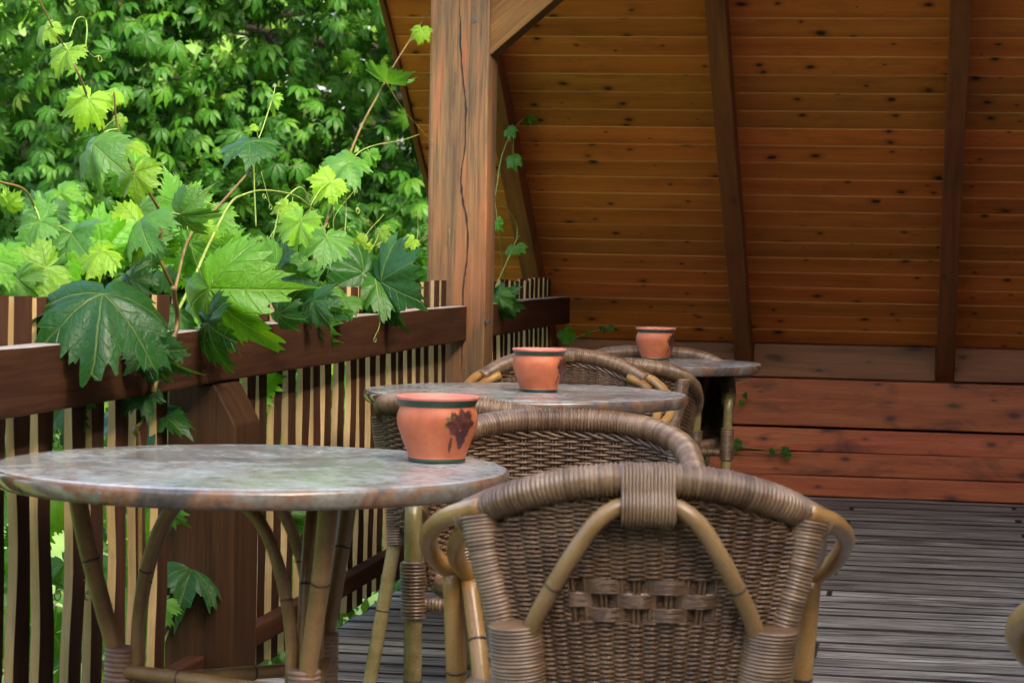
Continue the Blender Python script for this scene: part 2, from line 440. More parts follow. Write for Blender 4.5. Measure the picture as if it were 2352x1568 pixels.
def leaf_mat(name, veins=False, base=None, trans=0.45, rough=0.42, spec=0.35, vary=0.25, speck=None, tmul=(1.35, 1.25, 0.35)):
    m, t, b = new_mat(name)
    oi = N(t, 'ShaderNodeObjectInfo')
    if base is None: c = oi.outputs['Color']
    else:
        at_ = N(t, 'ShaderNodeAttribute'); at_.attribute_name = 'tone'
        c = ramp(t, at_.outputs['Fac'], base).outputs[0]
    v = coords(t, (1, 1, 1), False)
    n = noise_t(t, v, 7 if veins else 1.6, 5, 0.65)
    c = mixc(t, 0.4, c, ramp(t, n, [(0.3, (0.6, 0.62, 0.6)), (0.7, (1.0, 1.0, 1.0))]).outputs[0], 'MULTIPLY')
    if speck:
        sn = noise_t(t, v, 16, 4, 0.7)
        c = mixc(t, math_n(t, 'MULTIPLY', ramp(t, sn, [(0.62, (0, 0, 0)), (0.70, (1, 1, 1))]).outputs[0], 0.7), c, speck)
    height = n
    if veins:
        uv = N(t, 'ShaderNodeUVMap'); uv.uv_map = 'leaf'
        sx = N(t, 'ShaderNodeSeparateXYZ'); t.links.new(uv.outputs[0], sx.inputs[0])
        wn = noise_t(t, uv.outputs[0], 2.3, 3)
        wx = math_n(t, 'MULTIPLY', math_n(t, 'SUBTRACT', wn, 0.5), 0.10)
        x, y = math_n(t, 'ADD', sx.outputs[0], wx), math_n(t, 'SUBTRACT', sx.outputs[1], wx)
        tot = None
        for a in (0, 50, -50, 106, -106):
            ca, sa = math.cos(rad(a)), math.sin(rad(a))
            al = math_n(t, 'ADD', math_n(t, 'MULTIPLY', x, sa), math_n(t, 'MULTIPLY', y, ca))
            ac = math_n(t, 'ABSOLUTE', math_n(t, 'SUBTRACT', math_n(t, 'MULTIPLY', x, ca), math_n(t, 'MULTIPLY', y, sa)))
            pos = math_n(t, 'GREATER_THAN', al, 0.0)
            k = N(t, 'ShaderNodeMapRange'); k.inputs['From Min'].default_value = 0.009; k.inputs['From Max'].default_value = 0.022
            k.inputs['To Min'].default_value = 1; k.inputs['To Max'].default_value = 0
            t.links.new(ac, k.inputs['Value'])
            mainv = math_n(t, 'MULTIPLY', k.outputs[0], pos)
            fr = math_n(t, 'ABSOLUTE', math_n(t, 'SUBTRACT', math_n(t, 'FRACT', math_n(t, 'DIVIDE', math_n(t, 'SUBTRACT', al, math_n(t, 'MULTIPLY', ac, 0.85)), 0.17)), 0.5))
            k2 = N(t, 'ShaderNodeMapRange'); k2.inputs['From Min'].default_value = 0.01; k2.inputs['From Max'].default_value = 0.06
            k2.inputs['To Min'].default_value = 0.6; k2.inputs['To Max'].default_value = 0
            t.links.new(fr, k2.inputs['Value'])
            inside = math_n(t, 'GREATER_THAN', math_n(t, 'SUBTRACT', math_n(t, 'MULTIPLY', al, 0.47), ac), 0.0)
            sec = math_n(t, 'MULTIPLY', k2.outputs[0], inside)
            vv = math_n(t, 'MAXIMUM', mainv, sec)
            tot = vv if tot is None else math_n(t, 'MAXIMUM', tot, vv)
        c = mixc(t, math_n(t, 'MULTIPLY', tot, 0.24), c, (0.34, 0.44, 0.10))
        height = math_n(t, 'SUBTRACT', math_n(t, 'MULTIPLY', n, 0.6), math_n(t, 'MULTIPLY', tot, 0.5))
    t.links.new(c, b.inputs['Base Color'])
    b.inputs['Roughness'].default_value = rough; b.inputs['Specular IOR Level'].default_value = spec
    bp = N(t, 'ShaderNodeBump'); bp.inputs['Strength'].default_value = 0.7; bp.inputs['Distance'].default_value = 0.010 if veins else 0.006
    t.links.new(height, bp.inputs['Height']); t.links.new(bp.outputs[0], b.inputs['Normal'])
    tr = N(t, 'ShaderNodeBsdfTranslucent')
    t.links.new(mixc(t, 1.0, c, tmul, 'MULTIPLY'), tr.inputs['Color'])
    mx = N(t, 'ShaderNodeMixShader'); mx.inputs[0].default_value = trans
    t.links.new(b.outputs[0], mx.inputs[1]); t.links.new(tr.outputs[0], mx.inputs[2])
    t.links.new(mx.outputs[0], t.nodes['Material Output'].inputs['Surface'])
    return m
M['vineleaf'] = leaf_mat('grape_leaf', veins=True, trans=0.45, rough=0.34, spec=0.5)
M['chestnut'] = leaf_mat('chestnut_leaf', base=[(0.0, (0.012, 0.058, 0.005)), (0.5, (0.030, 0.112, 0.008)), (0.85, (0.070, 0.18, 0.012)), (1.0, (0.14, 0.24, 0.02))],
                         trans=0.42, rough=0.5, spec=0.2, speck=(0.22, 0.13, 0.06))
M['garden'] = leaf_mat('garden_foliage', base=[(0.0, (0.05, 0.13, 0.02)), (0.5, (0.10, 0.22, 0.03)), (1.0, (0.22, 0.32, 0.05))], trans=0.45)
M['stem'] = cane_mat('vine_cane', (0.09, 0.045, 0.02), (0.15, 0.10, 0.03), (0.20, 0.17, 0.05), 0.5, 0.4, 9)
M['greenstem'] = plain('green_shoot', (0.20, 0.27, 0.055), 0.45, 0.4, 0.2)
M['bark'] = plain('bark', (0.07, 0.055, 0.04), 0.9, 0.2, 0.4, 6)

def grass_mat():
    m, t, b = new_mat('lawn')
    v = coords(t, (1, 1, 1), False)
    n = noise_t(t, v, 0.8, 6, 0.65)
    c = ramp(t, n, [(0.3, (0.07, 0.15, 0.025)), (0.7, (0.17, 0.27, 0.05))]).outputs[0]
    f = noise_t(t, v, 40, 4, 0.7)
    c = mixc(t, 0.5, c, ramp(t, f, [(0.3, (0.5, 0.5, 0.5)), (0.7, (1, 1, 1))]).outputs[0], 'MULTIPLY')
    t.links.new(c, b.inputs['Base Color']); b.inputs['Roughness'].default_value = 0.9
    return m
M['lawn'] = grass_mat()

# ================================================================== SETTING
g = obj('ground', mesh_of('ground', [(-400, -400, 0), (400, -400, 0), (400, 400, 0), (-400, 400, 0)], [(0, 1, 2, 3)], M['lawn']), loc=(0, 0, -0.9))
g['kind'] = 'structure'

# ---- deck of grey planks running across
DECK_X0, DECK_X1 = -1.60, 3.50
bm = bmesh.new()
for y in (1.3, 3.6, 5.9, 8.2, 10.4): box_bm(bm, ((DECK_X0+DECK_X1)/2, y, -0.12), (DECK_X1-DECK_X0-0.1, 0.09, 0.16))
for x in (-1.5, 0.0, 1.6, 3.3): box_bm(bm, (x, 5.9, -0.28), (0.12, 9.4, 0.15))
for x in (-1.45, 3.25):
    for y in (1.4, 5.9, 10.3): box_bm(bm, (x, y, -0.63), (0.14, 0.14, 0.55))
me = bpy.data.meshes.new('deck'); bm.to_mesh(me); bm.free(); me.materials.append(M['stub'])
deck = obj('deck', me); deck['kind'] = 'structure'
PW = 0.134
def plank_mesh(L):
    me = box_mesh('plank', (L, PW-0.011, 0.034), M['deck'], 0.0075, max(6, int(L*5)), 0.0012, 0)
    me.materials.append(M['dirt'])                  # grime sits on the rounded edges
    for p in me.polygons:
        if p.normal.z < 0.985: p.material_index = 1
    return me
CUT = (1.35, 2.05, 2.75, 3.45)                      # butt joints fall on the joists
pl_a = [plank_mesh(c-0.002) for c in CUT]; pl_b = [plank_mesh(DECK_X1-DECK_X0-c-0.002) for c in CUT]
y = 1.25
k = 0
while y < 10.85:
    c = (0, 2, 1, 3)[k % 4] if random.random() < 0.7 else random.randrange(4)
    z = -0.018 + random.uniform(-0.002, 0.001)
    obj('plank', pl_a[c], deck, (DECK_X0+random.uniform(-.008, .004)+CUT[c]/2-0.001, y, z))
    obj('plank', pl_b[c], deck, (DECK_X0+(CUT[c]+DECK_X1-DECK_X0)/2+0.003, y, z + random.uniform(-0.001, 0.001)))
    y += PW; k += 1

# ---- the steep roof that comes down to the low plank wall
SL = rad(36.4)
U = Vector((0, -math.cos(SL), math.sin(SL)))          # up the slope, towards the viewer
NR = Vector((0, -math.sin(SL), -math.cos(SL)))        # underside normal
P0 = Vector((0, 10.92, 0.69))
ROT = (math.pi - SL, 0, 0)
RX0, RX1 = -2.06, 3.52
BW = 0.1095
roof = thing('porch_roof', 'steep plank-lined timber roof with dark rafters coming down behind the tables', 'roof', (0, 10.92, 0.0))
def rp(v): return Vector(v) - Vector((0, 10.92, 0.0))
def board_mesh():
    bm = bmesh.new()
    box_bm(bm, (0, 0, 0), (RX1-RX0, BW-0.0065, 0.020), 0.003)
    old = set(bm.faces)
    box_bm(bm, (0, BW/2, 0.0045), (RX1-RX0-0.004, 0.0085, 0.006))
    for f in bm.faces: f.material_index = 0 if f in old else 1
    me = bpy.data.meshes.new('ceiling_board'); bm.to_mesh(me); bm.free()
    me.materials.append(M['ceiling']); me.materials.append(M['tongue'])
    return me
bd_me = [board_mesh() for _ in range(2)]
NB = 32
for k in range(NB):
    c = P0 + U*((k+0.5)*BW) - NR*(0.009 + random.uniform(0, 0.0012)) + Vector(((RX0+RX1)/2, 0, 0))
    obj('ceiling_board', bd_me[k % 2], roof, rp(c), ROT)
LSL = 6.2
c = P0 + U*(NB*BW + (LSL-NB*BW)/2 + 0.002) - NR*0.009 + Vector(((RX0+RX1)/2, 0, 0))
obj('upper_ceiling', box_mesh('upper_ceiling', (RX1-RX0, LSL-NB*BW, 0.018), M['ceiling'], 0.003), roof, rp(c), ROT)
c = P0 + U*(LSL/2-0.05) - NR*0.055 + Vector(((RX0+RX1)/2, 0, 0))
obj('sheathing', box_mesh('sheathing', (RX1-RX0, LSL+0.1, 0.06), M['shadowboard'], 0.003), roof, rp(c), ROT)
for x in (0.14, -0.765, -1.672, 1.045, 1.95, 2.855):
    L = LSL + 0.10
    me = box_mesh('rafter', (L, 0.078, 0.118), M['rafter'], 0.004, 30, 0.0012, 0)
    # local x runs along the slope, so turn the piece: x -> U
    o = obj('rafter', me, roof)
    R = Matrix((U, Vector((1, 0, 0)), U.cross(Vector((1, 0, 0))))).transposed()
    o.rotation_euler = R.to_euler()
    o.location = rp(P0 + U*(L/2-0.12) + NR*0.0605 + Vector((x, 0, 0)))
# verge: fascia board and the ragged shingle ends showing past it
o = obj('fascia', box_mesh('fascia', (LSL, 0.022, 0.085), M['rafter'], 0.003, 30, 0.0015, 0), roof)
R = Matrix((U, Vector((1, 0, 0)), U.cross(Vector((1, 0, 0))))).transposed()
o.rotation_euler = R.to_euler(); o.location = rp(P0 + U*(LSL/2) - NR*0.028 + Vector((RX0-0.013, 0, 0)))
M['shingle'] = plain('pale_shingle_edge', (0.36, 0.29, 0.26), 0.8, 0.3, 0.35, 20)
sh = box_mesh('shingle', (0.24, 0.06, 0.012), M['shingle'], 0.002)
R3 = R.to_4x4()
for k in range(26):
    o = obj('shingle', sh, roof)
    o.rotation_euler = (R3 @ Matrix.Rotation(rad(3.5), 4, 'Y')).to_euler()
    o.location = rp(P0 + U*(0.1+k*0.13) - NR*(0.098 + random.uniform(0, 0.003)) + Vector((RX0-0.018 + random.uniform(-0.008, 0.006), 0, 0)))

# ---- low wall of red stained timbers under the eaves
wall = thing('plank_wall', 'low wall of red stained timbers between deck and roof', 'wall', (1.0, 10.9, 0))
def wbox(nm, x0, x1, y0, y1, z0, z1, mat, bev=0.004, cuts=18, tilt=0.0):
    me = box_mesh(nm, (x1-x0, y1-y0, z1-z0), mat, bev, cuts, 0.0012, 0)
    return obj(nm, me, wall, ((x0+x1)/2-1.0, (y0+y1)/2-10.9, (z0+z1)/2), (tilt, 0, 0))
WX0, WX1 = -1.55, 3.5
wbox('beam', WX0, WX1, 10.835, 10.99, 0.318, 0.529, M['redbeam'], 0.006)
wbox('board', WX0, WX1, 10.850, 10.89, 0.204, 0.306, M['redbeam'])
wbox('board', WX0, WX1, 10.846, 10.89, 0.097, 0.2005, M['redbeam'])
wbox('board', WX0, WX1, 10.850, 10.89, 0.003, 0.0935, M['redbeam'])
wbox('eaves_plate', WX0-0.1, WX1, 10.985, 11.06, 0.30, 0.74, M['rafter'])
wbox('backing', WX0+0.01, WX1-0.01, 10.894, 10.93, -0.05, 0.316, M['black'])
xs = [-1.632, -0.806, 0.100, 1.005, 1.910, 2.815]
for a in xs:
    b_ = a + (0.826 if a < -1 else 0.824)
    a2 = a + (0.001 if a < -1 else 0.083)
    wbox('eaves_board', a2, a2+0.822, 10.925, 10.948, 0.534, 0.700, M['ledge'], 0.003, 8, rad(-9))

# ---- tall post with its knee brace
PX0, PX1, PY0, PY1 = -1.677, -1.468, 8.10, 8.27
post = thing('timber_post', 'tall weathered timber post with long crack and knee brace', 'post', ((PX0+PX1)/2, (PY0+PY1)/2, 0))
me = box_mesh('shaft', (PX1-PX0, PY1-PY0, 2.66+0.9), M['post'], 0.007, 40, 0.0012, 2)
obj('shaft', me, post, (0, 0, 0.88))
# the crack is a wavering split, its lips a hair proud of the face
cr = [(1052, -60, 3), (1056, 20, 3.5), (1058, 100, 5), (1064, 180, 3.5), (1070, 240, 6), (1069, 330, 4), (1060, 400, 3), (1062, 450, 6), (1074, 520, 4), (1072, 600, 5), (1065, 660, 4), (1063, 760, 3), (1060, 860, 2.5)]
CP = []
for (px, py, wd) in cr:
    p = at(px, py, 1, PY0); CP.append((p.x, p.z, wd*0.0010*0.5))
CPd = catmull([(a, b_, c_) for a, b_, c_ in CP], 6)
V, F = [], []
ox, oy = (PX0+PX1)/2, (PY0+PY1)/2
for i, (x, z, hw) in enumerate(CPd):
    hw *= random.uniform(0.35, 1.5); x += random.uniform(-0.0016, 0.0016)
    V += [(x-hw-ox, PY0-0.0022-oy, z), (x+hw-ox, PY0-0.0022-oy, z), (x-hw-ox, PY0+0.02-oy, z), (x+hw-ox, PY0+0.02-oy, z)]
    if i:
        o_ = 4*(i-1); F += [(o_, o_+1, o_+5, o_+4), (o_, o_+4, o_+6, o_+2), (o_+1, o_+3, o_+7, o_+5)]
obj('crack', mesh_of('crack', V, F, M['black']), post)
# knee brace
a0, a1 = at(1131, 122, 1, PY0+0.01), at(1275, -2, 1, PY0+0.01)
ang = math.atan2(a1.z-a0.z, a1.x-a0.x)
d = Vector((math.cos(ang), 0, math.sin(ang))); n_ = Vector((-math.sin(ang), 0, math.cos(ang)))
me = box_mesh('brace', (1.5, 0.135, 0.165), M['post'], 0.01)
me.materials.clear(); M['brace'] = wood('weathered_brace', [(0.25, (0.075, 0.036, 0.012)), (0.5, (0.17, 0.085, 0.028)), (0.78, (0.26, 0.135, 0.046))], 'X', 0.7, 0.5, vary=0.05, crack=0.6, spec=0.15, fine=0.6)
me.materials.append(M['brace'])
c = Vector((a0.x, (PY0+PY1)/2, a0.z)) + d*0.66 + n_*0.0825
obj('brace', me, post, c - Vector((ox, oy, 0)), (0, -ang, 0))
me = box_mesh('tie_beam', (5.1, 0.15, 0.16), M['brace'], 0.006)
obj('tie_beam', me, post, (RX0+0.32+2.6-ox, 0, 2.47))
for (px, py) in ((1091, 47), (1120, 737)):
    V, F = [], []
    p = at(px, py, 1, PY0)
    sweep(V, F, [(p.x-ox, PY0-0.004-oy, p.z), (p.x-ox, PY0-oy+0.004, p.z)], [0.009, 0.010], 8)
    obj('bolt', mesh_of('bolt', V, F, M['iron']), post)

# ---- railing
PICK_X = -1.602
def picket_mesh(seed):
    r = random.Random(seed)
    n = 22
    zs = np.linspace(0.0, 0.94, n)
    ph = [r.uniform(0, 6.28) for _ in range(4)]
    amp = r.uniform(0.002, 0.006)
    b0 = r.uniform(0.16, 0.5); kb = r.uniform(0.002, 0.013)
    V, F, I = [], [], []
    for i, z in enumerate(zs):
        bend = (1-0.8*min(1, max(0, (z-0.6)/0.2)))*amp*math.sin(z*9+ph[0]) + kb*math.exp(-((z-b0)/0.085)**2) - 0.7*kb*math.exp(-((z-b0-0.22)/0.09)**2)*1.0*(1 if seed % 2 else -1)
        tp = min(1.0, max(0.0, (z-0.62)/0.2)); h0 = 0.035 + 0.010*tp + 0.005*math.sin(z*13+ph[1])*(1-tp); h1 = 0.035 + 0.010*tp + 0.005*math.sin(z*11+ph[2])*(1-tp)
        t0 = 0.0088 - 0.0030*tp
        V += [(-t0, bend-h0, z), (t0, bend-h0, z), (t0, bend+h1, z), (-t0, bend+h1, z)]
        if i:
            o_ = 4*(i-1)
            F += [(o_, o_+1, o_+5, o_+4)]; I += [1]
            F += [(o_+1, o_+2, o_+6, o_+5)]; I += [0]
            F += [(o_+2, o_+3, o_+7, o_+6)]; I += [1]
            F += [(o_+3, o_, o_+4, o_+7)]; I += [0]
    F += [(3, 2, 1, 0), (4*n-4, 4*n-3, 4*n-2, 4*n-1)]; I += [0, 0]
    return mesh_of('picket', V, F, [M['picketface'], M['picketedge']], I)
PM = [picket_mesh(s) for s in range(9)]
def rail_mesh(nm, L, h, t, top=True):
    me = box_mesh(nm, (t, L, h), M['rail'], 0.006, 30, 0.0014, 1)
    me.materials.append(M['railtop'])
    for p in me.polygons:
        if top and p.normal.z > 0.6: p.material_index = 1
    return me
near = thing('picket_railing', 'vine-covered picket railing beside the table with chamfered stub post', 'railing', (-1.56, 5.2, 0))
far = thing('picket_railing', 'short picket railing between tall post and sloping plank roof', 'railing', (-1.56, 9.4, 0))
def railing(root, y0, y1, gap, skip=()):
    r0 = Vector((-1.56, root.location.y, 0))
    obj('rail', rail_mesh('rail', y1-y0, 0.121, 0.058), root, Vector((-1.559, (y0+y1)/2, 0.827))-r0)
    obj('lower_rail', rail_mesh('lower_rail', y1-y0, 0.050, 0.042, False), root, Vector((-1.569, (y0+y1)/2, 0.130))-r0)
    y = y0 + 0.03
    while y < min(y1, 10.46):
        if not any(a < y < b_ for a, b_ in skip):
            o = obj('picket', random.choice(PM), root, Vector((PICK_X + random.uniform(-0.0015, 0.0015), y + random.uniform(-0.010, 0.010), 0.03 + random.uniform(-0.008, 0.006)))-r0)
            o.rotation_euler = (rad(random.uniform(-1.3, 1.3)), 0, 0)
        y += gap
railing(near, 2.2, 8.097, 0.1345, [(5.05, 5.34)])
railing(far, 8.273, 10.60, 0.124)
# stub post under the rail, its inner top corner cut away
x0, x1, ya, yb = -1.640, -1.483, 5.10, 5.30
pr = [(x0, -0.9), (x1, -0.9), (x1, 0.672), (x1-0.004, 0.682), (x1-0.046, 0.758), (x1-0.052, 0.764), (x0, 0.764)]
V = [(x, ya, z) for x, z in pr] + [(x, yb, z) for x, z in pr]
n7 = len(pr)
F = [tuple(range(n7)), tuple(range(2*n7-1, n7-1, -1))] + [((k+1) % n7, k, n7+k, n7+(k+1) % n7) for k in range(n7)]
V = [(x+1.56, y_-5.2, z) for x, y_, z in V]
me = mesh_of('stub_post', V, F, M['stub'])
bm = bmesh.new(); bm.from_mesh(me); bmesh.ops.bevel(bm, geom=bm.edges[:], offset=0.004, segments=1, affect='EDGES'); bm.to_mesh(me); bm.free()
obj('stub_post', me, near)

# ---- unseen walls added to steer the light, right side and behind the deck
hw = obj('sun_blocker_wall', box_mesh('sun_blocker_wall', (0.2, 14.0, 7.2), M['blockerwall'], 0.01), loc=(3.64, 4.2, 2.7))
hw['label'] = 'tall added boarded wall, unseen, shading the deck and bouncing light onto it'; hw['category'] = 'light blocker'
gw = obj('sky_blocker_wall', box_mesh('sky_blocker_wall', (6.4, 0.2, 5.4), M['rafter'], 0.01), loc=(0.5, -3.2, 1.8))  # added out of view to cut the low sky from behind
gw['label'] = 'added dark timber wall, unseen, blocking low sky behind the deck'; gw['category'] = 'wall'

# ================================================================== FURNITURE
def rim_half(kind):
    if kind == 'open':
        return [(0, -.270, .757), (.10, -.260, .749), (.185, -.225, .724), (.255, -.155, .686)]
    return [(0, -.270, .715), (.105, -.258, .712), (.188, -.212, .700), (.245, -.125, .675), (.268, -.01, .642), (.270, .10, .612), (.267, .175, .588), (.264, .215, .555)]
def mirror(P): return [(-x, y, z) for x, y, z in reversed(P)] + list(P[1:])

class Part:
    def __init__(self): self.V, self.F, self.I = [], [], []
    def fill(self, k=0): self.I += [k]*(len(self.F)-len(self.I)); return self
    def build(self, name, mats, parent, smooth=True):
        self.fill()
        if mats is M['wrap']: mats = [M['wrap'], M['wrap_dark'], M['wrap_pale']]
        return obj(name, mesh_of(name, self.V, self.F, mats, self.I, smooth), parent)

def surf_weave(V, F, fn, zbot, ztop, u0, u1, S, pitch, r, amp, bands=None, rnd=None):
    """interlaced strands over the surface fn(u,z)->(point, normal); S intervals between stakes"""
    rnd = rnd or random.Random(5)
    nrow = int((max(ztop(u) for u in np.linspace(u0, u1, 41))-zbot)/pitch)
    q = 4
    us = np.linspace(u0, u1, S*q+1)
    zt = np.array([ztop(u) for u in us])
    for k in range(nrow):
        z = zbot + (k+0.5)*pitch
        ok = zt > z
        if ok.sum() < 4: continue
        i0, i1 = np.argmax(ok), len(ok)-1-np.argmax(ok[::-1])
        pts = []
        for i in range(i0, i1+1):
            u = us[i]
            ph = k; A = amp; per = 1.0
            if bands and bands[0] < z < bands[1] and abs(u) < bands[2]:
                ph = int((z-bands[0])/bands[3]); A = amp*1.5; per = 2.0
            off = A*math.cos(math.pi*(i/q/per + ph)) + rnd.uniform(-0.0006, 0.0006)
            p, nn = fn(u, z + rnd.uniform(-0.0006, 0.0006))
            pts.append(p + nn*off)
        sweep(V, F, np.array(pts), r*rnd.uniform(0.9, 1.08), 4, False)
    for s in range(S+1):
        u = u0 + (u1-u0)*s/S
        top = ztop(u)
        zs = np.linspace(zbot-0.005, top+0.006, 7)
        for dx in (-0.0032, 0.0032):
            pts = []
            for z in zs:
                p, nn = fn(u, z); tdir = np.array([-nn[1], nn[0], 0]); pts.append(p + tdir*dx)
            sweep(V, F, np.array(pts), 0.0030, 4, False)

def make_chair(kind, label):
    t = thing('wicker_chair', label, 'chair')
    open_ = kind == 'open'
    rnd = random.Random(11 if open_ else 12)
    rim = catmull(mirror(rim_half(kind)), 10)
    rr = 0.0225 if open_ else 0.0235
    # --- wound top rail
    p = Part(); wrapped(p.V, p.F, rim, rr, 0.0066 if open_ else 0.0078, 14, 0.0021 if open_ else 0.0030, rnd, p.I)
    tr = p.build('top_rail', M['wrap'], t)
    # plaited edge just under the rail
    p = Part()
    Q = resample(rim, 0.006)
    a = np.arange(len(Q))*0.42
    lim = slice(8, len(Q)-8)
    for ph in (0, 2.1, 4.2):
        off = np.stack([0*a, 0.004*np.cos(a+ph), -0.029+0.006*np.sin(a+ph)], 1)
        inw = -Q*np.array([1, 1, 0]); inw /= (np.linalg.norm(inw, axis=1)[:, None]+1e-9)
        sweep(p.V, p.F, (Q+off*np.array([0, 0, 1])+inw*(0.006+off[:, 1:2]))[lim], 0.0036, 5)
    p.build('plaited_edge', M['wicker'], tr)
    if open_:
        xs_ = np.array([abs(x) for x, _, _ in rim_half(kind)]); zz = np.array([z for _, _, z in rim_half(kind)])
        def W(z): return 0.165 + (z-0.42)/0.30*0.07
        def fn(u, z):
            x = u*W(z); lean = (0.73-z)*0.10
            y = -0.268 + 1.15*x*x + lean
            nn = np.array([-2.3*x, 1.0, 0]); nn /= np.linalg.norm(nn)
            return np.array([x, y, z]), nn
        def zt(u): return float(np.interp(abs(u)*0.235, xs_, zz)) - 0.026
        p = Part(); surf_weave(p.V, p.F, fn, 0.42, zt, -0.94, 0.94, 17, 0.0033, 0.0022, 0.0054, (0.555, 0.616, 0.52, 0.0205), rnd)
        p.build('back_weave', M['wicker'], t)
        for s in (-1, 1):
            p = Part()
            wrapped(p.V, p.F, catmull([(s*.230, -.190, .694), (s*.222, -.198, .64), (s*.202, -.202, .56), (s*.184, -.194, .47), (s*.174, -.19, .40)], 6),
                    [.030, .024, .0225, .023, .024, .025, .025], 0.0054, 12, 0.0014, rnd)
            v0 = len(p.V)
            wrapped(p.V, p.F, [(s*.180, -.234, .548), (s*.174, -.223, .49), (s*.168, -.211, .44), (s*.165, -.203, .40)], [.0245, .0255, .026, .026], 0.0054, 16, 0.0014, rnd, p.I)
            for q in range(v0, len(p.V)):                     # a flat band round pole end and upright together
                x_, y_, z_ = p.V[q]; cx_ = s*float(np.interp(z_, [.40, .548], [.166, .180])); p.V[q] = [cx_+(x_-cx_)*1.5, y_, z_]
            p.build('upright', M['wrap'], t)
            p = Part()
            pole(p.V, p.F, p.I, catmull([(s*.012, -.279, .722), (s*.042, -.289, .719), (s*.072, -.292, .697), (s*.102, -.284, .652), (s*.134, -.264, .594), (s*.158, -.240, .54), (s*.166, -.222, .49)], 6), 0.0126, 10, (0.6,), 0.012)
            p.build('back_stay', [M['tablecane'], M['node']], t)
            # doubled arm poles, curling out, down and back in
            for dx, dz in ((0.014, 0.004), (-0.016, -0.010)):
                p = Part()
                sc = 1 if dx > 0 else 0.96
                pole(p.V, p.F, p.I, catmull([(s*(.215+dx), -.19-dx, .704+dz), (s*(.262+dx), -.14, .683+dz), (s*(.290+dx)*sc, -.06, .655+dz), (s*(.298+dx)*sc, .025, .625+dz),
                                             (s*(.290+dx)*sc, .085, .594+dz), (s*(.262+dx)*sc, .115, .568+dz), (s*(.226+dx), .118, .566+dz)], 8), 0.0142, 10, (), 0.012)
                p.build('arm_pole', [M['cane'], M['node']], t)
            p = Part(); pole(p.V, p.F, p.I, [(s*.277, .112, .570), (s*.268, .135, .40), (s*.262, .16, 0)], 0.0165, 10, (0.3, 0.75))
            p.build('leg', [M['cane'], M['node']], t)
            p = Part(); pole(p.V, p.F, p.I, [(s*.250, .105, .560), (s*.235, .06, .47), (s*.225, .02, .39)], 0.0145, 10, (0.5,))
            p.build('arm_stay', [M['cane'], M['node']], t)
            p = Part(); pole(p.V, p.F, p.I, [(s*.176, -.19, .42), (s*.205, -.235, 0)], 0.0165, 10, (0.55,))
            p.build('leg', [M['cane'], M['node']], t)
        # band of upright windings at the middle of the back
        p = Part()
        for k in range(15):
            x = -0.035 + k*0.005
            y0 = -0.270
            loop = [(x, y0+0.016, .734), (x, y0+0.0235, .752), (x, y0+0.0165, .7715), (x, y0, .7785), (x, y0-0.0165, .772), (x, y0-0.0250, .755), (x, y0-0.0300, .738), (x, y0-0.0385, .724), (x, y0-0.0390, .708), (x, y0-0.030, .697), (x, y0-0.012, .694)]
            sweep(p.V, p.F, catmull(loop, 3), 0.0028, 5)
        p.build('centre_binding', M['wrap'], tr)
    else:
        half = rim_half(kind)
        Q = resample(rim, 0.01)
        L = np.linspace(-1, 1, len(Q))
        def fn(u, z):
            c = np.array([np.interp(u, L, Q[:, k]) for k in range(3)])
            d2 = np.array([np.interp(u+0.02, L, Q[:, k])-np.interp(u-0.02, L, Q[:, k]) for k in range(3)])
            nn = np.array([d2[1], -d2[0], 0]); nn /= np.linalg.norm(nn)
            f = 1 - 0.16*max(0, (c[2]-0.02-z))/0.3
            return np.array([c[0]*f, c[1]*f, z]), nn
        def zt(u): return float(np.interp(u, L, Q[:, 2])) - 0.024
        p = Part(); surf_weave(p.V, p.F, fn, 0.41, zt, -0.93, 0.93, 38, 0.0064, 0.0035, 0.0055, None, rnd)
        p.build('back_weave', M['wicker'], t)
        for s in (-1, 1):
            p = Part(); pole(p.V, p.F, p.I, catmull([(s*.266, .185, .585), (s*.265, .222, .572), (s*.263, .236, .535), (s*.261, .240, .45), (s*.258, .245, .25), (s*.256, .25, 0)], 6), 0.0178, 10, (0.28, 0.62, 0.9))
            lg = p.build('leg', [M['olive'], M['node']], t)
            p = Part(); wrapped(p.V, p.F, [(s*.262, .240, .47), (s*.259, .243, .36)], 0.0235, 0.0066, 12, 0.0017, rnd, p.I)
            p.build('leg_binding', M['wrap'], lg)
            p = Part(); wrapped(p.V, p.F, catmull([(s*.245, -.145, .67), (s*.232, -.14, .58), (s*.212, -.135, .48), (s*.200, -.14, .36)], 5), [.031, .027, .025, .023], 0.0066, 12, 0.0017, rnd, p.I)
            p.build('upright', M['wrap'], t)
            p = Part(); pole(p.V, p.F, p.I, [(s*.203, -.14, .38), (s*.235, -.20, 0)], 0.0175, 10, (0.5,))
            p.build('leg', [M['olive'], M['node']], t)
    # --- round seat: wound hoop and woven panel
    hoop = [(0.235*math.cos(a), 0.03+0.235*math.sin(a), 0.405) for a in np.linspace(0, 2*math.pi, 49)]
    p = Part(); wrapped(p.V, p.F, hoop, 0.019, 0.0072, 10, 0.0016, rnd, p.I); p.build('seat_hoop', M['wrap'], t)
    p = Part()
    for k in range(-20, 21):
        yy = k*0.0108
        hx = math.sqrt(max(0, 0.226**2-yy*yy))
        if hx < 0.02: continue
        n = max(6, int(hx*2/0.008))
        X = np.linspace(-hx, hx, n)
        pts = np.stack([X, np.full(n, 0.03+yy), 0.414 - 0.02*(1-(X**2+yy*yy)/0.05) + 0.004*np.cos(math.pi*(X/0.022+k))], 1)
        sweep(p.V, p.F, pts, 0.0058, 4, False)
    p.build('seat', M['wicker'], t)
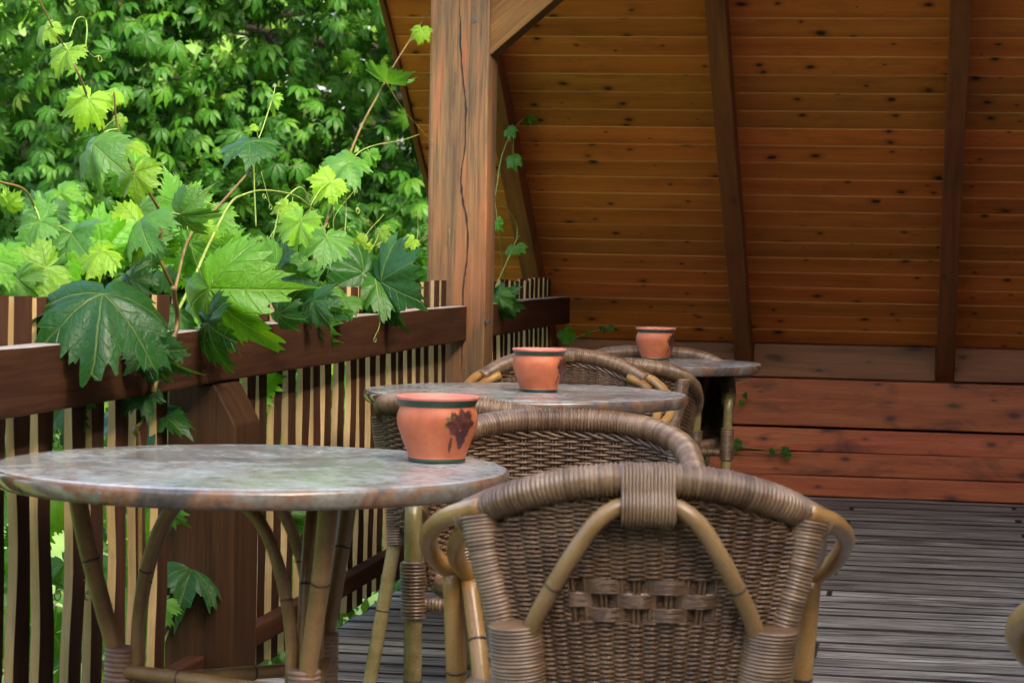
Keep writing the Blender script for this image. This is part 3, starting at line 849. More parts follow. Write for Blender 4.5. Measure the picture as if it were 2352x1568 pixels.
    if open_:
        p = Part(); wrapped(p.V, p.F, [(s_*0.24, .11, .395) for s_ in (-1, 1)], 0.013, 0.007, 8, 0.0014, rnd, p.I); p.build('stretcher', M['wrap'], t)
    else:
        p = Part(); wrapped(p.V, p.F, [(s_*0.25, .235, .385) for s_ in (-1, 1)], 0.014, 0.007, 8, 0.0014, rnd, p.I); p.build('stretcher', M['wrap'], t)
    return t

def place(t, loc, heading):
    """heading: compass of the sitter's forward direction, degrees anticlockwise from +Y"""
    t.location = (loc[0], loc[1], 0.0); t.rotation_euler = (0, 0, rad(heading))
def back_at(p, heading, yb=-0.27):
    h = rad(heading); f = Vector((-math.sin(h), math.cos(h), 0))
    return Vector((p[0], p[1], 0)) - f*yb

chO = make_chair('open', 'wicker chair with curled arms pulled up to the corner of the stub post table')
chT = make_chair('tub', 'wicker tub chair tucked under the table beside the stub post, bound arms')
chT2, chT3, chT4 = copy_tree(chT), copy_tree(chT), copy_tree(chT)
chO2, chO3 = copy_tree(chO), copy_tree(chO)
place(chO, back_at(at(1488, 1100, 2, .757), 9.5), 9.5)
place(chT, back_at(at(1310, 965, 2, .715), 184), 184)
place(chT2, back_at(at(1000, 928, 2, .715), -24), -24)
place(chO2, back_at((-1.085, 7.36), 192), 192)
place(chT3, back_at(at(1385, 836, 2, .715), 0), 0)
place(chT4, back_at(at(1494, 808, 2, .715), 188), 188)
pe = at(2330, 1430, 2, .635)
place(chO3, (pe.x + 0.315, pe.y - 0.03), 0)
chT2['label'] = 'wicker tub chair facing the middle table, back towards the stub post'
chO2['label'] = 'wicker chair with open curled arms at the table by the tall post'
chT3['label'] = 'wicker tub chair facing the table that stands nearest the plank wall'
chT4['label'] = 'wicker tub chair between the farthest table and the plank wall'
chO3['label'] = 'wicker chair with curled pale arm standing alone on the open deck'
for c in (chO, chT, chT2, chT3, chT4, chO2, chO3): c['group'] = 'wicker chairs on the deck'

# ---- tables
TR, TZ = 0.4435, 0.695
def make_table(label):
    t = thing('round_table', label, 'table')
    pr = [(0.0, 0.0), (TR-0.02, 0.0), (TR-0.008, -0.0012), (TR-0.002, -0.005), (TR, -0.010), (TR-0.001, -0.018), (TR-0.004, -0.028), (TR-0.008, -0.033), (TR-0.02, -0.035), (0.0, -0.035)]
    n = 96; V, F = [(0, 0, TZ)], []
    for r, z in pr[1:-1]:
        for k in range(n):
            a = 2*math.pi*k/n; V.append((r*math.cos(a), r*math.sin(a), TZ+z))
    V.append((0, 0, TZ-0.035))
    for k in range(n): F.append((0, 1+k, 1+(k+1) % n))
    for j in range(len(pr)-3):
        for k in range(n):
            a, b_ = 1+j*n+k, 1+j*n+(k+1) % n
            F.append((a, a+n, b_+n, b_))
    l = 1+(len(pr)-3)*n
    for k in range(n): F.append((l+k, len(V)-1, l+(k+1) % n))
    obj('table_top', mesh_of('table_top', V, F, M['stone'], None, True), t)
    rnd = random.Random(4)
    zc = TZ-0.037
    L3 = [(0.235*math.cos(rad(a)), 0.235*math.sin(rad(a))) for a in (180, -60, 60)]
    for (x, y) in L3:
        o = Vector((x, y, 0)); e = o.normalized()
        p = Part()
        pole(p.V, p.F, p.I, catmull([o*1.30+Vector((0, 0, zc)), o*1.22+Vector((0, 0, 0.56)), o*1.08+Vector((0, 0, 0.44)), o+Vector((0, 0, .36)), o*1.0+Vector((0, 0, .2)), o*1.06], 6), [.0165, .016, .0155, .0155, .016, .016], 12, (0.22, 0.6), 0.015)
        lg = p.build('leg', [M['tablecane'], M['node']], t)
        p = Part(); wrapped(p.V, p.F, [o*0.95+Vector((0, 0, .375)), o*0.96+Vector((0, 0, .285))], [.027, .026], 0.0085, 14, 0.0018, rnd, p.I)
        p.build('binding', M['tablewrap'], lg)
    for i in range(3):
        a = Vector((*L3[i], 0)); b_ = Vector((*L3[(i+1) % 3], 0)); m = (a+b_)/2
        dd = (b_-a).normalized(); k = 0.033
        p = Part()
        A, B = a*0.9 + dd*0.02, b_*0.9 - dd*0.02
        pts = [A+Vector((0, 0, .26)), A+Vector((0, 0, .36)), A+dd*0.004+Vector((0, 0, .44)), A.lerp(m, 0.14)+Vector((0, 0, .525)), A.lerp(m, 0.34)+Vector((0, 0, .598)), A.lerp(m, 0.60)+Vector((0, 0, zc-0.020)),
               m+Vector((0, 0, zc-0.014))]
        pts2 = [B+Vector((0, 0, q.z)) if j < 2 else (B-dd*0.004 if j == 2 else B.lerp(m, (0, 0, 0, .14, .34, .60, 1)[j]))+Vector((0, 0, q.z)) for j, q in enumerate(pts)]
        for j in range(2): pts2[j] = Vector((B.x, B.y, pts[j].z))
        pole(p.V, p.F, p.I, catmull(pts + pts2[::-1][1:], 7), 0.0108, 10, (0.27, 0.76), 0.012)
        p.build('arch', [M['tablecane'], M['node']], t)
        p = Part(); pole(p.V, p.F, p.I, [a+dd*0.02+Vector((0, 0, .335-.012*i)), b_-dd*0.02+Vector((0, 0, .335-.012*i))], 0.0125, 10, (0.35,))
        p.build('stretcher', [M['tablecane'], M['node']], t)
    return t
tb1 = make_table('round stone-topped cane table standing beside the chamfered stub post')
tb2, tb3 = copy_tree(tb1), copy_tree(tb1)
tb1.location = (-1.118, 3.955, 0); tb1.rotation_euler = (0, 0, rad(9.6))
tb2.location = (-1.040, 6.395, 0); tb2.rotation_euler = (0, 0, rad(60))
tb3.location = (-0.975, 8.500, 0); tb3.rotation_euler = (0, 0, rad(100))
tb2['label'] = 'round stone-topped cane table midway along the railing, before the tall post'
tb3['label'] = 'round stone-topped cane table nearest the red plank wall'
for t in (tb1, tb2, tb3): t['group'] = 'round tables along the railing'

# ---- pots
def make_pot(label):
    t = thing('terracotta_pot', label, 'pot')
    n = 56
    def lathe(prof, mats, idxs, name, parent, close=False):
        V, F, I = [], [], []
        for r, z in prof:
            for k in range(n):
                a = 2*math.pi*k/n; V.append((r*math.cos(a), r*math.sin(a), z))
        for j in range(len(prof)-1):
            for k in range(n):
                a, b_ = j*n+k, j*n+(k+1) % n
                F.append((a, b_, b_+n, a+n)); I.append(idxs[j])
        if close:
            F.append(tuple(range(n))[::-1]); I.append(idxs[0])
        return obj(name, mesh_of(name, V, F, mats, I, True), parent)
    prof = [(.0492, .0), (.0512, .0015), (.0515, .0055), (.0503, .0075), (.0520, .0125), (.0560, .024), (.0615, .038), (.0668, .052), (.0705, .064), (.0722, .074), (.0716, .083), (.0690, .0905), (.0664, .0955), (.0660, .0985),
            (.0672, .1015), (.0700, .1065), (.0722, .1105)]
    idx = [1, 1, 1] + [0]*10 + [1]*3
    body = lathe(prof, [M['terracotta'], M['potgreen']], idx, 'body', t, True)
    lip = [(.0722, .1105), (.0737, .1125), (.0738, .1155), (.0726, .1172), (.0708, .1168), (.0690, .113), (.0650, .104), (.0630, .097), (.0680, .080), (.0660, .060), (.0560, .033), (.0480, .010), (.001, .009)]
    lathe(lip, [M['pinkrim']], [0]*12, 'rim', t)
    # printed vine leaf and grapes: blots that follow the belly
    pz = np.array([z for _, z in prof]); prr = np.array([r for r, _ in prof])
    def blot(outline, cx, cz, m, nm, lift):
        V, F = [], []
        rings = 4; N_ = len(outline)
        V.append((0, 0))
        for j in range(1, rings+1):
            for (x, z) in outline: V.append((x*j/rings, z*j/rings))
        for k in range(N_): F.append((0, 1+k, 1+(k+1) % N_))
        for j in range(rings-1):
            for k in range(N_):
                a, b_ = 1+j*N_+k, 1+j*N_+(k+1) % N_
                F.append((a, a+N_, b_+N_, b_))
        W3 = []
        for x, z in V:
            zz = 0.058 + (cz+z-0.055)*1.28; x = x*1.3 + cx*0.3; R_ = float(np.interp(zz, pz, prr)) + lift
            a = (cx+x)/0.072
            W3.append((R_*math.cos(a), R_*math.sin(a), zz))
        return obj(nm, mesh_of(nm, W3, F, m, None, True), body)
    r2 = random.Random(2)
    def lobed(R, lobes, dep, teeth, rot=0):
        out = []
        for k in range(72):
            a = 2*math.pi*k/72
            q = R*(1 - dep*(0.5-0.5*math.cos(lobes*(a-rot))) - 0.06*math.cos(teeth*a))
            out.append((q*math.cos(a), q*math.sin(a)))
        return out
    lc = [(0, 1.0), (14, .84), (28, .62), (40, .80), (52, .92), (66, .74), (80, .60), (94, .70), (106, .74), (124, .60), (146, .52), (166, .36), (180, .10)]
    def vine_outline(R, rot):
        out = []
        for k in range(80):
            a = 2*math.pi*k/80 - math.pi
            q = R*float(np.interp(abs(math.degrees(a)), [c[0] for c in lc], [c[1] for c in lc]))*(1.06 if k % 2 else 0.94)
            out.append((q*math.sin(a+rot), q*math.cos(a+rot)))
        return out[::-1]
    blot(vine_outline(.0145, -1.9), -.006, .0665, M['printgreen'], 'leaf_print', .0003)
    blot(vine_outline(.0225, -0.5), .002, .0620, M['print'], 'leaf_print', .0005)
    blot(vine_outline(.0230, 0.75), .010, .0660, M['print'], 'leaf_print', .0007)
    for gx, gz in ((.002, .051), (.009, .052), (.016, .051), (.005, .0455), (.012, .0455), (.0085, .040), (.015, .041), (.0115, .0345)):
        blot([(0.0046*math.cos(a), 0.0046*math.sin(a)) for a in np.linspace(0, 2*math.pi, 14, endpoint=False)], gx, gz, M['grape'], 'grape_print', .0009)
    blot([(0.0028*math.cos(a), 0.0110*math.sin(a)) for a in np.linspace(0, 2*math.pi, 24, endpoint=False)], -.0075, .036, M['print'], 'stalk_print', .0005)
    return t
pot1 = make_pot('terracotta pot near the edge of the table beside the stub post')
pot2, pot3 = copy_tree(pot1), copy_tree(pot1)
def put_pot(p, px, py, face):
    q = at(px, py, 2, TZ); p.location = (q.x, q.y, TZ+0.0006)
    back = math.atan2(-q.y, -q.x)                 # direction towards the viewer's side of the deck
    p.rotation_euler = (0, 0, back + rad(face))
put_pot(pot1, 1003, 1060, 30); put_pot(pot2, 1237, 899, 62); put_pot(pot3, 1505, 826, 55)
pot2['label'] = 'terracotta pot with green band on the middle table before the tall post'
pot3['label'] = 'terracotta pot with green band on the table nearest the plank wall'
for p in (pot1, pot2, pot3): p['group'] = 'terracotta pots on the tables'

# ================================================================== GRAPE VINE
def vine_leaf_mesh(seed):
    r = random.Random(seed)
    ctrl = [(0, 1.0), (8, .92), (18, .82), (28, .77), (38, .83), (46, .92), (52, .93), (60, .86), (70, .78), (80, .75), (92, .78), (104, .80), (112, .77), (124, .70), (138, .64), (152, .57), (165, .44), (174, .24), (180, .05)]
    an = np.array([c[0] for c in ctrl]); rr = np.array([c[1] for c in ctrl])
    dl = [r.uniform(0.9, 1.1) for _ in ctrl]; dr = [r.uniform(0.9, 1.1) for _ in ctrl]
    NS, NRG = 150, 9
    V, F, UV = [(0, 0, 0)], [], [(0, 0)]
    fold = r.uniform(-0.35, 0.75); droop = r.uniform(0.35, 1.25); p1, p2 = r.uniform(0, 6), r.uniform(0, 6)
    side = r.uniform(-.15, .15)
    def pt(x, y):
        a = math.atan2(x, y); q = math.hypot(x, y)
        z = fold*abs(x)*0.55 - droop*q*q*0.55 + 0.075*q*math.sin(5*a+p1) + 0.06*q*q*math.sin(9*a+p2) - 0.05*q**3*math.cos(7*a) + side*x
        # the blade bulges between the veins
        z += 0.035*q*abs(math.sin((a)*3.5))
        return (x, y, z)
    for j in range(1, NRG+1):
        f = j/NRG
        for k in range(NS):
            a = -math.pi + 2*math.pi*(k+0.5)/NS
            deg = abs(math.degrees(a))
            R = float(np.interp(deg, an, rr*np.array(dl if a < 0 else dr)))
            tooth = (0.0, 0.35, 0.75, 1.0, 0.3)[k % 5] * (1.0 if (k//5) % 2 else 0.6)
            tt = 1 + (0.20*(tooth-0.3) + 0.03*math.sin(k*2.7+p1)) * (1 if deg < 165 else 0.2)
            q = R*f*(1 + (tt-1)*max(0, (f-0.6)/0.4))
            x, y = q*math.sin(a), q*math.cos(a)
            V.append(pt(x, y)); UV.append((x, y))
    for k in range(NS): F.append((0, 1+(k+1) % NS, 1+k))
    for j in range(NRG-1):
        for k in range(NS):
            a, b_ = 1+j*NS+k, 1+j*NS+(k+1) % NS
            F.append((a, b_, b_+NS, a+NS))
    me = mesh_of('leaf', V, F, M['vineleaf'], None, True)
    uv = me.uv_layers.new(name='leaf')
    li = np.zeros(len(me.loops), dtype=np.int32); me.loops.foreach_get('vertex_index', li)
    uv.data.foreach_set('uv', np.array(UV, dtype=np.float32)[li].ravel())
    return me
LM = [vine_leaf_mesh(s) for s in range(14)]
camR, camU, camF = CM @ Vector((1, 0, 0)), CM @ Vector((0, 1, 0)), CM @ Vector((0, 0, 1))

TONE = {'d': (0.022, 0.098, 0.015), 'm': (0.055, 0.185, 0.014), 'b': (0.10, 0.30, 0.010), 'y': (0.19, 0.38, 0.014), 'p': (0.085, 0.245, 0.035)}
def canes(root, name, pts, X, r0, r1, mat):
    P = [at(px, py, 0, X + (random.uniform(-.015, .015) if i else 0)) - root.location for i, (px, py) in enumerate(pts)]
    Q = catmull([tuple(p) for p in P], 8)
    V, F = [], []
    sweep(V, F, Q, np.linspace(r0, r1, len(Q)), 6)
    obj(name, mesh_of(name, V, F, mat, None, True), root)
    return [Vector(q)+root.location for q in Q]

def vleaf(root, A, T, X, tone, tilt=20, roll=0, flip=False, size=None, nodes=None, width=1.0):
    """leaf whose stalk meets the blade at A with its middle tip at T; both on the upright plane x = X, then leaned"""
    a, t_ = at(A[0], A[1], 0, X), at(T[0], T[1], 0, X)
    # true tip in a plane facing the garden path (perpendicular to the line of sight through A)
    dist = (a - Vector((0, 0, CAMZ))).dot(-camF)
    dv = camR*((T[0]-A[0])/FPX*dist) + camU*(-(T[1]-A[1])/FPX*dist)
    ln = (0.92 if X > -1.56 else 0.80)*dv.length / max(0.62, math.cos(rad(tilt)))
    tilt += random.uniform(-6, 16)
    if size: ln = size
    y = (dv.normalized()*math.cos(rad(tilt)) + camF*math.sin(rad(tilt))).normalized()
    z = camF - y*camF.dot(y)
    if z.length < 1e-3: z = camU.copy()
    z.normalize()
    if flip: z = -z
    roll += random.uniform(-22, 22)
    x = y.cross(z).normalized()
    Rm = Matrix((x, y, z)).transposed() @ Matrix.Rotation(rad(roll), 3, 'Y')
    o = obj('leaf', random.choice(LM), root)
    o.matrix_local = Matrix.Translation(a-root.location) @ Rm.to_4x4() @ Matrix.Diagonal((ln*width, ln, ln, 1))
    c = TONE[tone]; k = random.uniform(0.82, 1.2)
    o.color = (c[0]*k*random.uniform(.9, 1.1), c[1]*k, c[2]*k*random.uniform(.85, 1.15), 1)
    if nodes:
        near_ = min(nodes, key=lambda q: (q-a).length)
        gap = (near_-a).length
        if 0.004 < gap < 0.13:
            mid = (near_+a)/2 + Vector((0, 0, 0.12*gap))
            Q = catmull([tuple(near_-root.location), tuple(mid-root.location), tuple(a-root.location)], 5)
            V, F = [], []
            sweep(V, F, Q, np.linspace(0.0016, 0.0011, len(Q)), 5)
            obj('leaf_stalk', mesh_of('leaf_stalk', V, F, M['greenstem'], None, True), root)
    return o

def tendril(root, pts, X, r=0.0008, curl=0):
    P = [at(px, py, 0, X + random.uniform(-.01, .01)) - root.location for px, py in pts]
    Q = catmull([tuple(p) for p in P], 6).tolist()
    if curl:
        c = Vector(Q[-1]); d0 = c - Vector(Q[-2])
        rr_ = 0.012
        for k in range(1, int(curl*14)):
            a = k*0.45; q = rr_*(1-k/(curl*14))
            Q.append(tuple(c + Vector((0.3*q*math.sin(a), q*math.sin(a), -q*(1-math.cos(a))))))
    V, F = [], []
    sweep(V, F, np.array(Q), r, 4)
    obj('tendril', mesh_of('tendril', V, F, M['greenstem'], None, True), root)

vine = thing('grape_vine', 'leafy grape vine climbing over the near picket railing', 'vine', (-1.68, 4.6, -0.9))
nodes = []
X0 = -1.66
nodes += canes(vine, 'cane', [(330, 1900), (322, 1500), (318, 1050), (312, 985), (345, 935), (358, 885)], -1.60, .0075, .0055, M['stem'])
nodes += canes(vine, 'cane', [(352, 900), (360, 870), (392, 790), (408, 738), (402, 690), (398, 660)], -1.505, .0062, .0052, M['stem'])
nodes += canes(vine, 'cane', [(398, 662), (378, 620), (363, 577), (372, 520), (370, 490), (340, 440), (318, 412), (304, 388), (285, 340), (268, 280), (262, 212)], -1.68, .0048, .0018, M['stem'])
nodes += canes(vine, 'cane', [(310, 640), (309, 470), (290, 420), (270, 385), (245, 330), (225, 270), (204, 228), (180, 170), (150, 110), (125, 70), (85, -10)], -1.74, .0050, .0016, M['stem'])
nodes += canes(vine, 'cane', [(396, 700), (408, 640), (437, 540), (500, 475), (545, 425), (578, 388)], -1.66, .0042, .0026, M['stem'])
nodes += canes(vine, 'shoot', [(398, 735), (440, 650), (480, 560), (527, 470), (560, 447), (610, 437), (680, 450), (722, 482)], -1.62, .0042, .0016, M['greenstem'])
nodes += canes(vine, 'cane', [(690, 760), (705, 660), (738, 545), (760, 480), (790, 390), (830, 290), (870, 215), (905, 150), (950, 80), (990, 25), (1022, 6)], -1.72, .0055, .0016, M['stem'])
nodes += canes(vine, 'shoot', [(778, 425), (800, 385), (822, 352), (860, 334), (930, 320), (985, 300)], -1.72, .0030, .0010, M['greenstem'])
nodes += canes(vine, 'shoot', [(800, 700), (850, 640), (900, 590), (960, 555), (1005, 527), (1032, 520)], -1.68, .0034, .0011, M['stem'])
nodes += canes(vine, 'shoot', [(640, 470), (690, 430), (713, 480), (690, 520), (672, 610), (668, 690)], -1.74, .0022, .0016, M['greenstem'])
nodes += canes(vine, 'shoot', [(588, 520), (584, 420), (585, 350), (605, 290), (626, 225), (632, 200)], -1.74, .0022, .0010, M['greenstem'])
nodes += canes(vine, 'shoot', [(100, 640), (110, 560), (92, 509), (60, 440), (10, 420), (-30, 415)], -1.72, .0034, .0016, M['stem'])
nodes += canes(vine, 'cane', [(345, 935), (370, 940), (406, 936)], -1.64, .003, .002, M['stem'])
nodes += canes(vine, 'shoot', [(340, 1560), (365, 1500), (395, 1430), (410, 1385)], -1.62, .0032, .0016, M['greenstem'])

L_ = [ # A, T, X, tone, tilt, roll
 ((237, 675), (244, 825), -1.475, 'd', 44, 0), ((204, 228), (176, 305), -1.74, 'y', 15, 10), ((156, 116), (111, 172), -1.74, 'y', 20, 62), ((109, 58), (77, 98), -1.74, 'y', 20, 60),
 ((262, 211), (228, 228), -1.70, 'y', 30, 40), ((278, 271), (257, 288), -1.70, 'y', 20, 40), ((214, 330), (186, 435), -1.72, 'p', 20, 48), ((278, 329), (193, 366), -1.69, 'y', 30, 60),
 ((304, 388), (362, 440), -1.70, 'b', 10, 15), ((303, 390), (245, 452), -1.72, 'b', 10, -12), ((310, 397), (309, 481), -1.68, 'y', 15, 20), ((411, 470), (405, 368), -1.70, 'p', 15, 55),
 ((440, 470), (462, 408), -1.72, 'b', 10, 20), ((414, 492), (500, 520), -1.64, 'm', 10, 20), ((490, 500), (556, 530), -1.67, 'b', 10, -20), ((234, 577), (228, 458), -1.69, 'b', 15, 5),
 ((255, 560), (312, 505), -1.71, 'b', 10, 15), ((92, 509), (30, 560), -1.70, 'p', 20, 35), ((92, 509), (103, 445), -1.72, 'p', 20, 40), ((156, 538), (133, 497), -1.70, 'm', 10, 30),
 ((148, 542), (62, 548), -1.71, 'b', 20, 15), ((103, 612), (43, 563), -1.68, 'p', 25, -35), ((165, 535), (117, 622), -1.66, 'p', 40, 60), ((234, 577), (150, 604), -1.67, 'y', 25, 35),
 ((324, 503), (240, 592), -1.62, 'p', 25, 62), ((318, 520), (255, 590), -1.65, 'y', 25, -25), ((105, 616), (10, 663), -1.66, 'y', 20, 25), ((345, 560), (298, 616), -1.68, 'd', 10, 20),
 ((363, 570), (330, 500), -1.71, 'b', 15, -25), ((433, 557), (520, 645), -1.70, 'b', 10, 10), ((420, 560), (400, 640), -1.72, 'b', 10, -10), ((503, 581), (572, 583), -1.70, 'b', 25, 20),
 ((480, 520), (443, 542), -1.62, 'y', 20, 30), ((480, 663), (570, 808), -1.50, 'b', 22, 35), ((464, 671), (402, 727), -1.60, 'p', 35, 60), ((414, 722), (432, 792), -1.58, 'd', 30, -25),
 ((480, 741), (492, 867), -1.50, 'd', 15, 52), ((363, 803), (406, 879), -1.50, 'd', 15, 35), ((339, 822), (345, 881), -1.50, 'd', 20, 45), ((351, 897), (352, 970), -1.68, 'b', 10, 30),
 ((406, 936), (472, 1012), -1.63, 'm', 20, 30), ((339, 932), (192, 966), -1.64, 'd', 35, 55), ((156, 932), (140, 1010), -1.63, 'd', 20, 25), ((558, 862), (621, 968), -1.66, 'b', 10, 20),
 ((573, 325), (584, 390), -1.66, 'd', 50, 0), ((748, 545), (741, 625), -1.60, 'p', 30, -5), ((690, 510), (652, 594), -1.66, 'y', 10, 30), ((640, 628), (712, 646), -1.63, 'd', 62, 20),
 ((625, 628), (548, 640), -1.62, 'p', 60, -20), ((637, 645), (637, 690), -1.68, 'y', 10, 0), ((596, 650), (548, 672), -1.66, 'b', 15, 10), ((835, 629), (743, 662), -1.60, 'd', 35, 15),
 ((875, 645), (955, 705), -1.54, 'd', 42, 10), ((868, 650), (893, 725), -1.55, 'm', 35, -15), ((759, 419), (713, 462), -1.70, 'y', 20, 35), ((804, 373), (741, 417), -1.66, 'p', 30, 55),
 ((850, 356), (861, 388), -1.70, 'b', 10, 0), ((886, 186), (947, 192), -1.70, 'p', 45, 62), ((967, 69), (962, 106), -1.70, 'y', 10, 10), ((873, 529), (880, 560), -1.68, 'y', 20, 10),
 ((880, 556), (898, 572), -1.66, 'y', 20, 30), ((800, 575), (770, 590), -1.66, 'y', 20, 20), ((838, 562), (805, 590), -1.68, 'y', 20, -20), ((947, 553), (925, 572), -1.68, 'y', 20, 10),
 ((1025, 12), (1035, 40), -1.71, 'y', 20, 30), ((1032, 520), (1030, 550), -1.67, 'y', 20, 30), ((440, 1305), (425, 1385), -1.58, 'd', 52, 0),
 ((372, 1385), (330, 1434), -1.62, 'b', 10, 45), ((375, 1158), (432, 1212), -1.62, 'm', 20, 30), ((612, 1170), (715, 1255), -1.66, 'm', 15, 10), ((620, 1200), (640, 1285), -1.66, 'm', 15, -20),
 ((670, 690), (770, 745), -1.60, 'd', 35, 30), ((690, 720), (790, 735), -1.62, 'm', 45, 30), ((660, 470), (640, 510), -1.72, 'y', 20, 30), ((626, 225), (612, 262), -1.74, 'y', 20, 40),
 ((585, 290), (572, 300), -1.74, 'y', 20, 40), ((20, 470), (55, 440), -1.74, 'y', 20, 30), ((40, 640), (90, 690), -1.70, 'm', 20, 10), ((200, 640), (150, 690), -1.70, 'm', 20, 10),
 ((560, 610), (610, 570), -1.70, 'b', 30, 40), ((700, 640), (680, 590), -1.70, 'b', 20, 20), ((520, 650), (560, 700), -1.66, 'd', 20, 10), ((300, 640), (340, 700), -1.68, 'd', 20, 10),
 ((270, 520), (290, 590), -1.73, 'b', 10, 20), ((170, 500), (130, 470), -1.74, 'b', 20, 20), ((60, 590), (20, 640), -1.73, 'b', 20, 20), ((330, 560), (390, 610), -1.73, 'm', 10, 20),
 ((470, 620), (440, 690), -1.72, 'm', 10, 30), ((760, 690), (790, 640), -1.70, 'b', 30, 20), ((830, 680), (790, 720), -1.62, 'm', 30, 30), ((200, 560), (140, 590), -1.74, 'b', 10, 20),
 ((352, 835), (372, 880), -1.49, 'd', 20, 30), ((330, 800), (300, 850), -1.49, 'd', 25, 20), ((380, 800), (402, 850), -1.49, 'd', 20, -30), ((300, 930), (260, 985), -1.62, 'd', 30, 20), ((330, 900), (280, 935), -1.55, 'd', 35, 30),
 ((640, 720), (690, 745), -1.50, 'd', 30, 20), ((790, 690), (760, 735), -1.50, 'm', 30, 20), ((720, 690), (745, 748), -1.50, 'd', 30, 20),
]
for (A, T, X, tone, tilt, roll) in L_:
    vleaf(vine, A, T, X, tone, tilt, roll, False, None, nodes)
# the denser mass of leaves behind the first ones
for k in range(20):
    px = random.uniform(-30, 560); py = random.uniform(455, 660) + abs(px-230)*0.08
    a = random.uniform(0.2, 2.9); s = random.uniform(50, 95)
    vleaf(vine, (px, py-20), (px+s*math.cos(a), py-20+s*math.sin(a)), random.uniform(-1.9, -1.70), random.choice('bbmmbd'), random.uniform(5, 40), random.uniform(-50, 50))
for k in range(6):
    px = random.uniform(540, 975); py = random.uniform(590, 690)
    a = random.uniform(0.2, 2.9); s = random.uniform(22, 60)
    vleaf(vine, (px, py-10), (px+s*math.cos(a), py-10+s*math.sin(a)), random.uniform(-1.85, -1.66), random.choice('bbmmdd'), random.uniform(5, 45), random.uniform(-50, 50))
# leaves on the garden side of the pickets, seen through the gaps
for k in range(90):
    px = random.uniform(-60, 1000); py = random.uniform(900, 1600) - px*0.18
    a = random.uniform(0, 6.28); s = random.uniform(60, 105)*(1-px*0.0004)
    vleaf(vine, (px, py), (px+s*math.cos(a), py+s*abs(math.sin(a))), random.uniform(-2.1, -1.66), random.choice('mbbby'), random.uniform(0, 40), random.uniform(-50, 50))
for pts, X in (([(160, 85), (175, 45), (195, 42), (200, 70), (198, 110), (215, 130), (228, 128)], -1.72), ([(430, 520), (445, 590), (470, 650), (478, 690), (455, 745), (425, 790)], -1.55),
               ([(470, 600), (478, 680), (492, 740), (505, 790), (510, 800)], -1.55), ([(600, 395), (612, 440), (620, 470)], -1.70), ([(888, 190), (925, 250), (960, 290), (1000, 335), (1018, 362)], -1.66),
               ([(1032, 525), (1035, 590), (1060, 640), (1080, 660)], -1.60), ([(1040, 560), (1044, 620), (1050, 680)], -1.60), ([(862, 640), (870, 700), (872, 745), (860, 775)], -1.50),
               ([(745, 600), (790, 590), (840, 575), (868, 560)], -1.66), ([(700, 545), (745, 540), (800, 520)], -1.70), ([(575, 620), (640, 575), (662, 555)], -1.66)):
    tendril(vine, pts, X, 0.0011, 1)
for k in range(16):                       # thin shoots feeling their way up above the rail
    px = random.uniform(560, 960); py = random.uniform(560, 640); h = random.uniform(50, 150)
    tendril(vine, [(px, py+60), (px+random.uniform(-12, 12), py), (px+random.uniform(-25, 25), py-h*0.5), (px+random.uniform(-40, 40), py-h)], random.uniform(-1.78, -1.64), random.uniform(.0009, .0016), random.choice((0, 1, 2)))
for px, py in ((135, 1340), (205, 1340), (355, 1225)):
    tendril(vine, [(px-12, py-8), (px, py), (px+10, py+10), (px-4, py+16)], -1.585, 0.0016, 2)

# shoots beyond the tall post
vine2 = thing('grape_vine', 'thin vine shoots rising beside the tall post from the far railing', 'vine', (-1.62, 9.2, -0.9))
n2 = canes(vine2, 'shoot', [(1128, 480), (1140, 437), (1150, 370), (1165, 325), (1190, 285), (1213, 270), (1240, 275), (1285, 268)], -1.58, .0032, .0010, M['greenstem'])
n2 += canes(vine2, 'shoot', [(1138, 660), (1160, 610), (1178, 570), (1192, 540)], -1.58, .0030, .0012, M['greenstem'])
n2 += canes(vine2, 'shoot', [(1135, 455), (1165, 480), (1188, 520), (1182, 560), (1165, 580)], -1.60, .0022, .0010, M['greenstem'])
n2 += canes(vine2, 'cane', [(1180, 2000), (1170, 1400), (1175, 900), (1165, 700), (1150, 560), (1140, 480)], -1.64, .0045, .0028, M['stem'])
for (A, T, tone, tilt, roll) in (((1178, 366), (1180, 396), 'p', 15, 0), ((1168, 300), (1185, 316), 'p', 25, 20), ((1213, 270), (1222, 292), 'b', 20, 40), ((1220, 285), (1226, 306), 'b', 20, 40), ((1142, 510), (1152, 532), 'b', 20, 20),
                                 ((1170, 574), (1185, 584), 'p', 30, 20), ((1190, 566), (1205, 580), 'p', 30, 20), ((1150, 690), (1192, 712), 'd', 35, 20), ((1145, 680), (1170, 700), 'm', 30, -20)):
    vleaf(vine2, A, T, -1.53 if A[1] > 600 else -1.58, tone, tilt, roll, False, None, n2)
for k in range(14):
    px = random.uniform(1145, 1290); py = random.uniform(760, 830)
    vleaf(vine2, (px, py), (px+random.uniform(-14, 14), py+random.uniform(8, 26)), random.uniform(-1.9, -1.66), random.choice('mb'), 20, random.uniform(-40, 40))

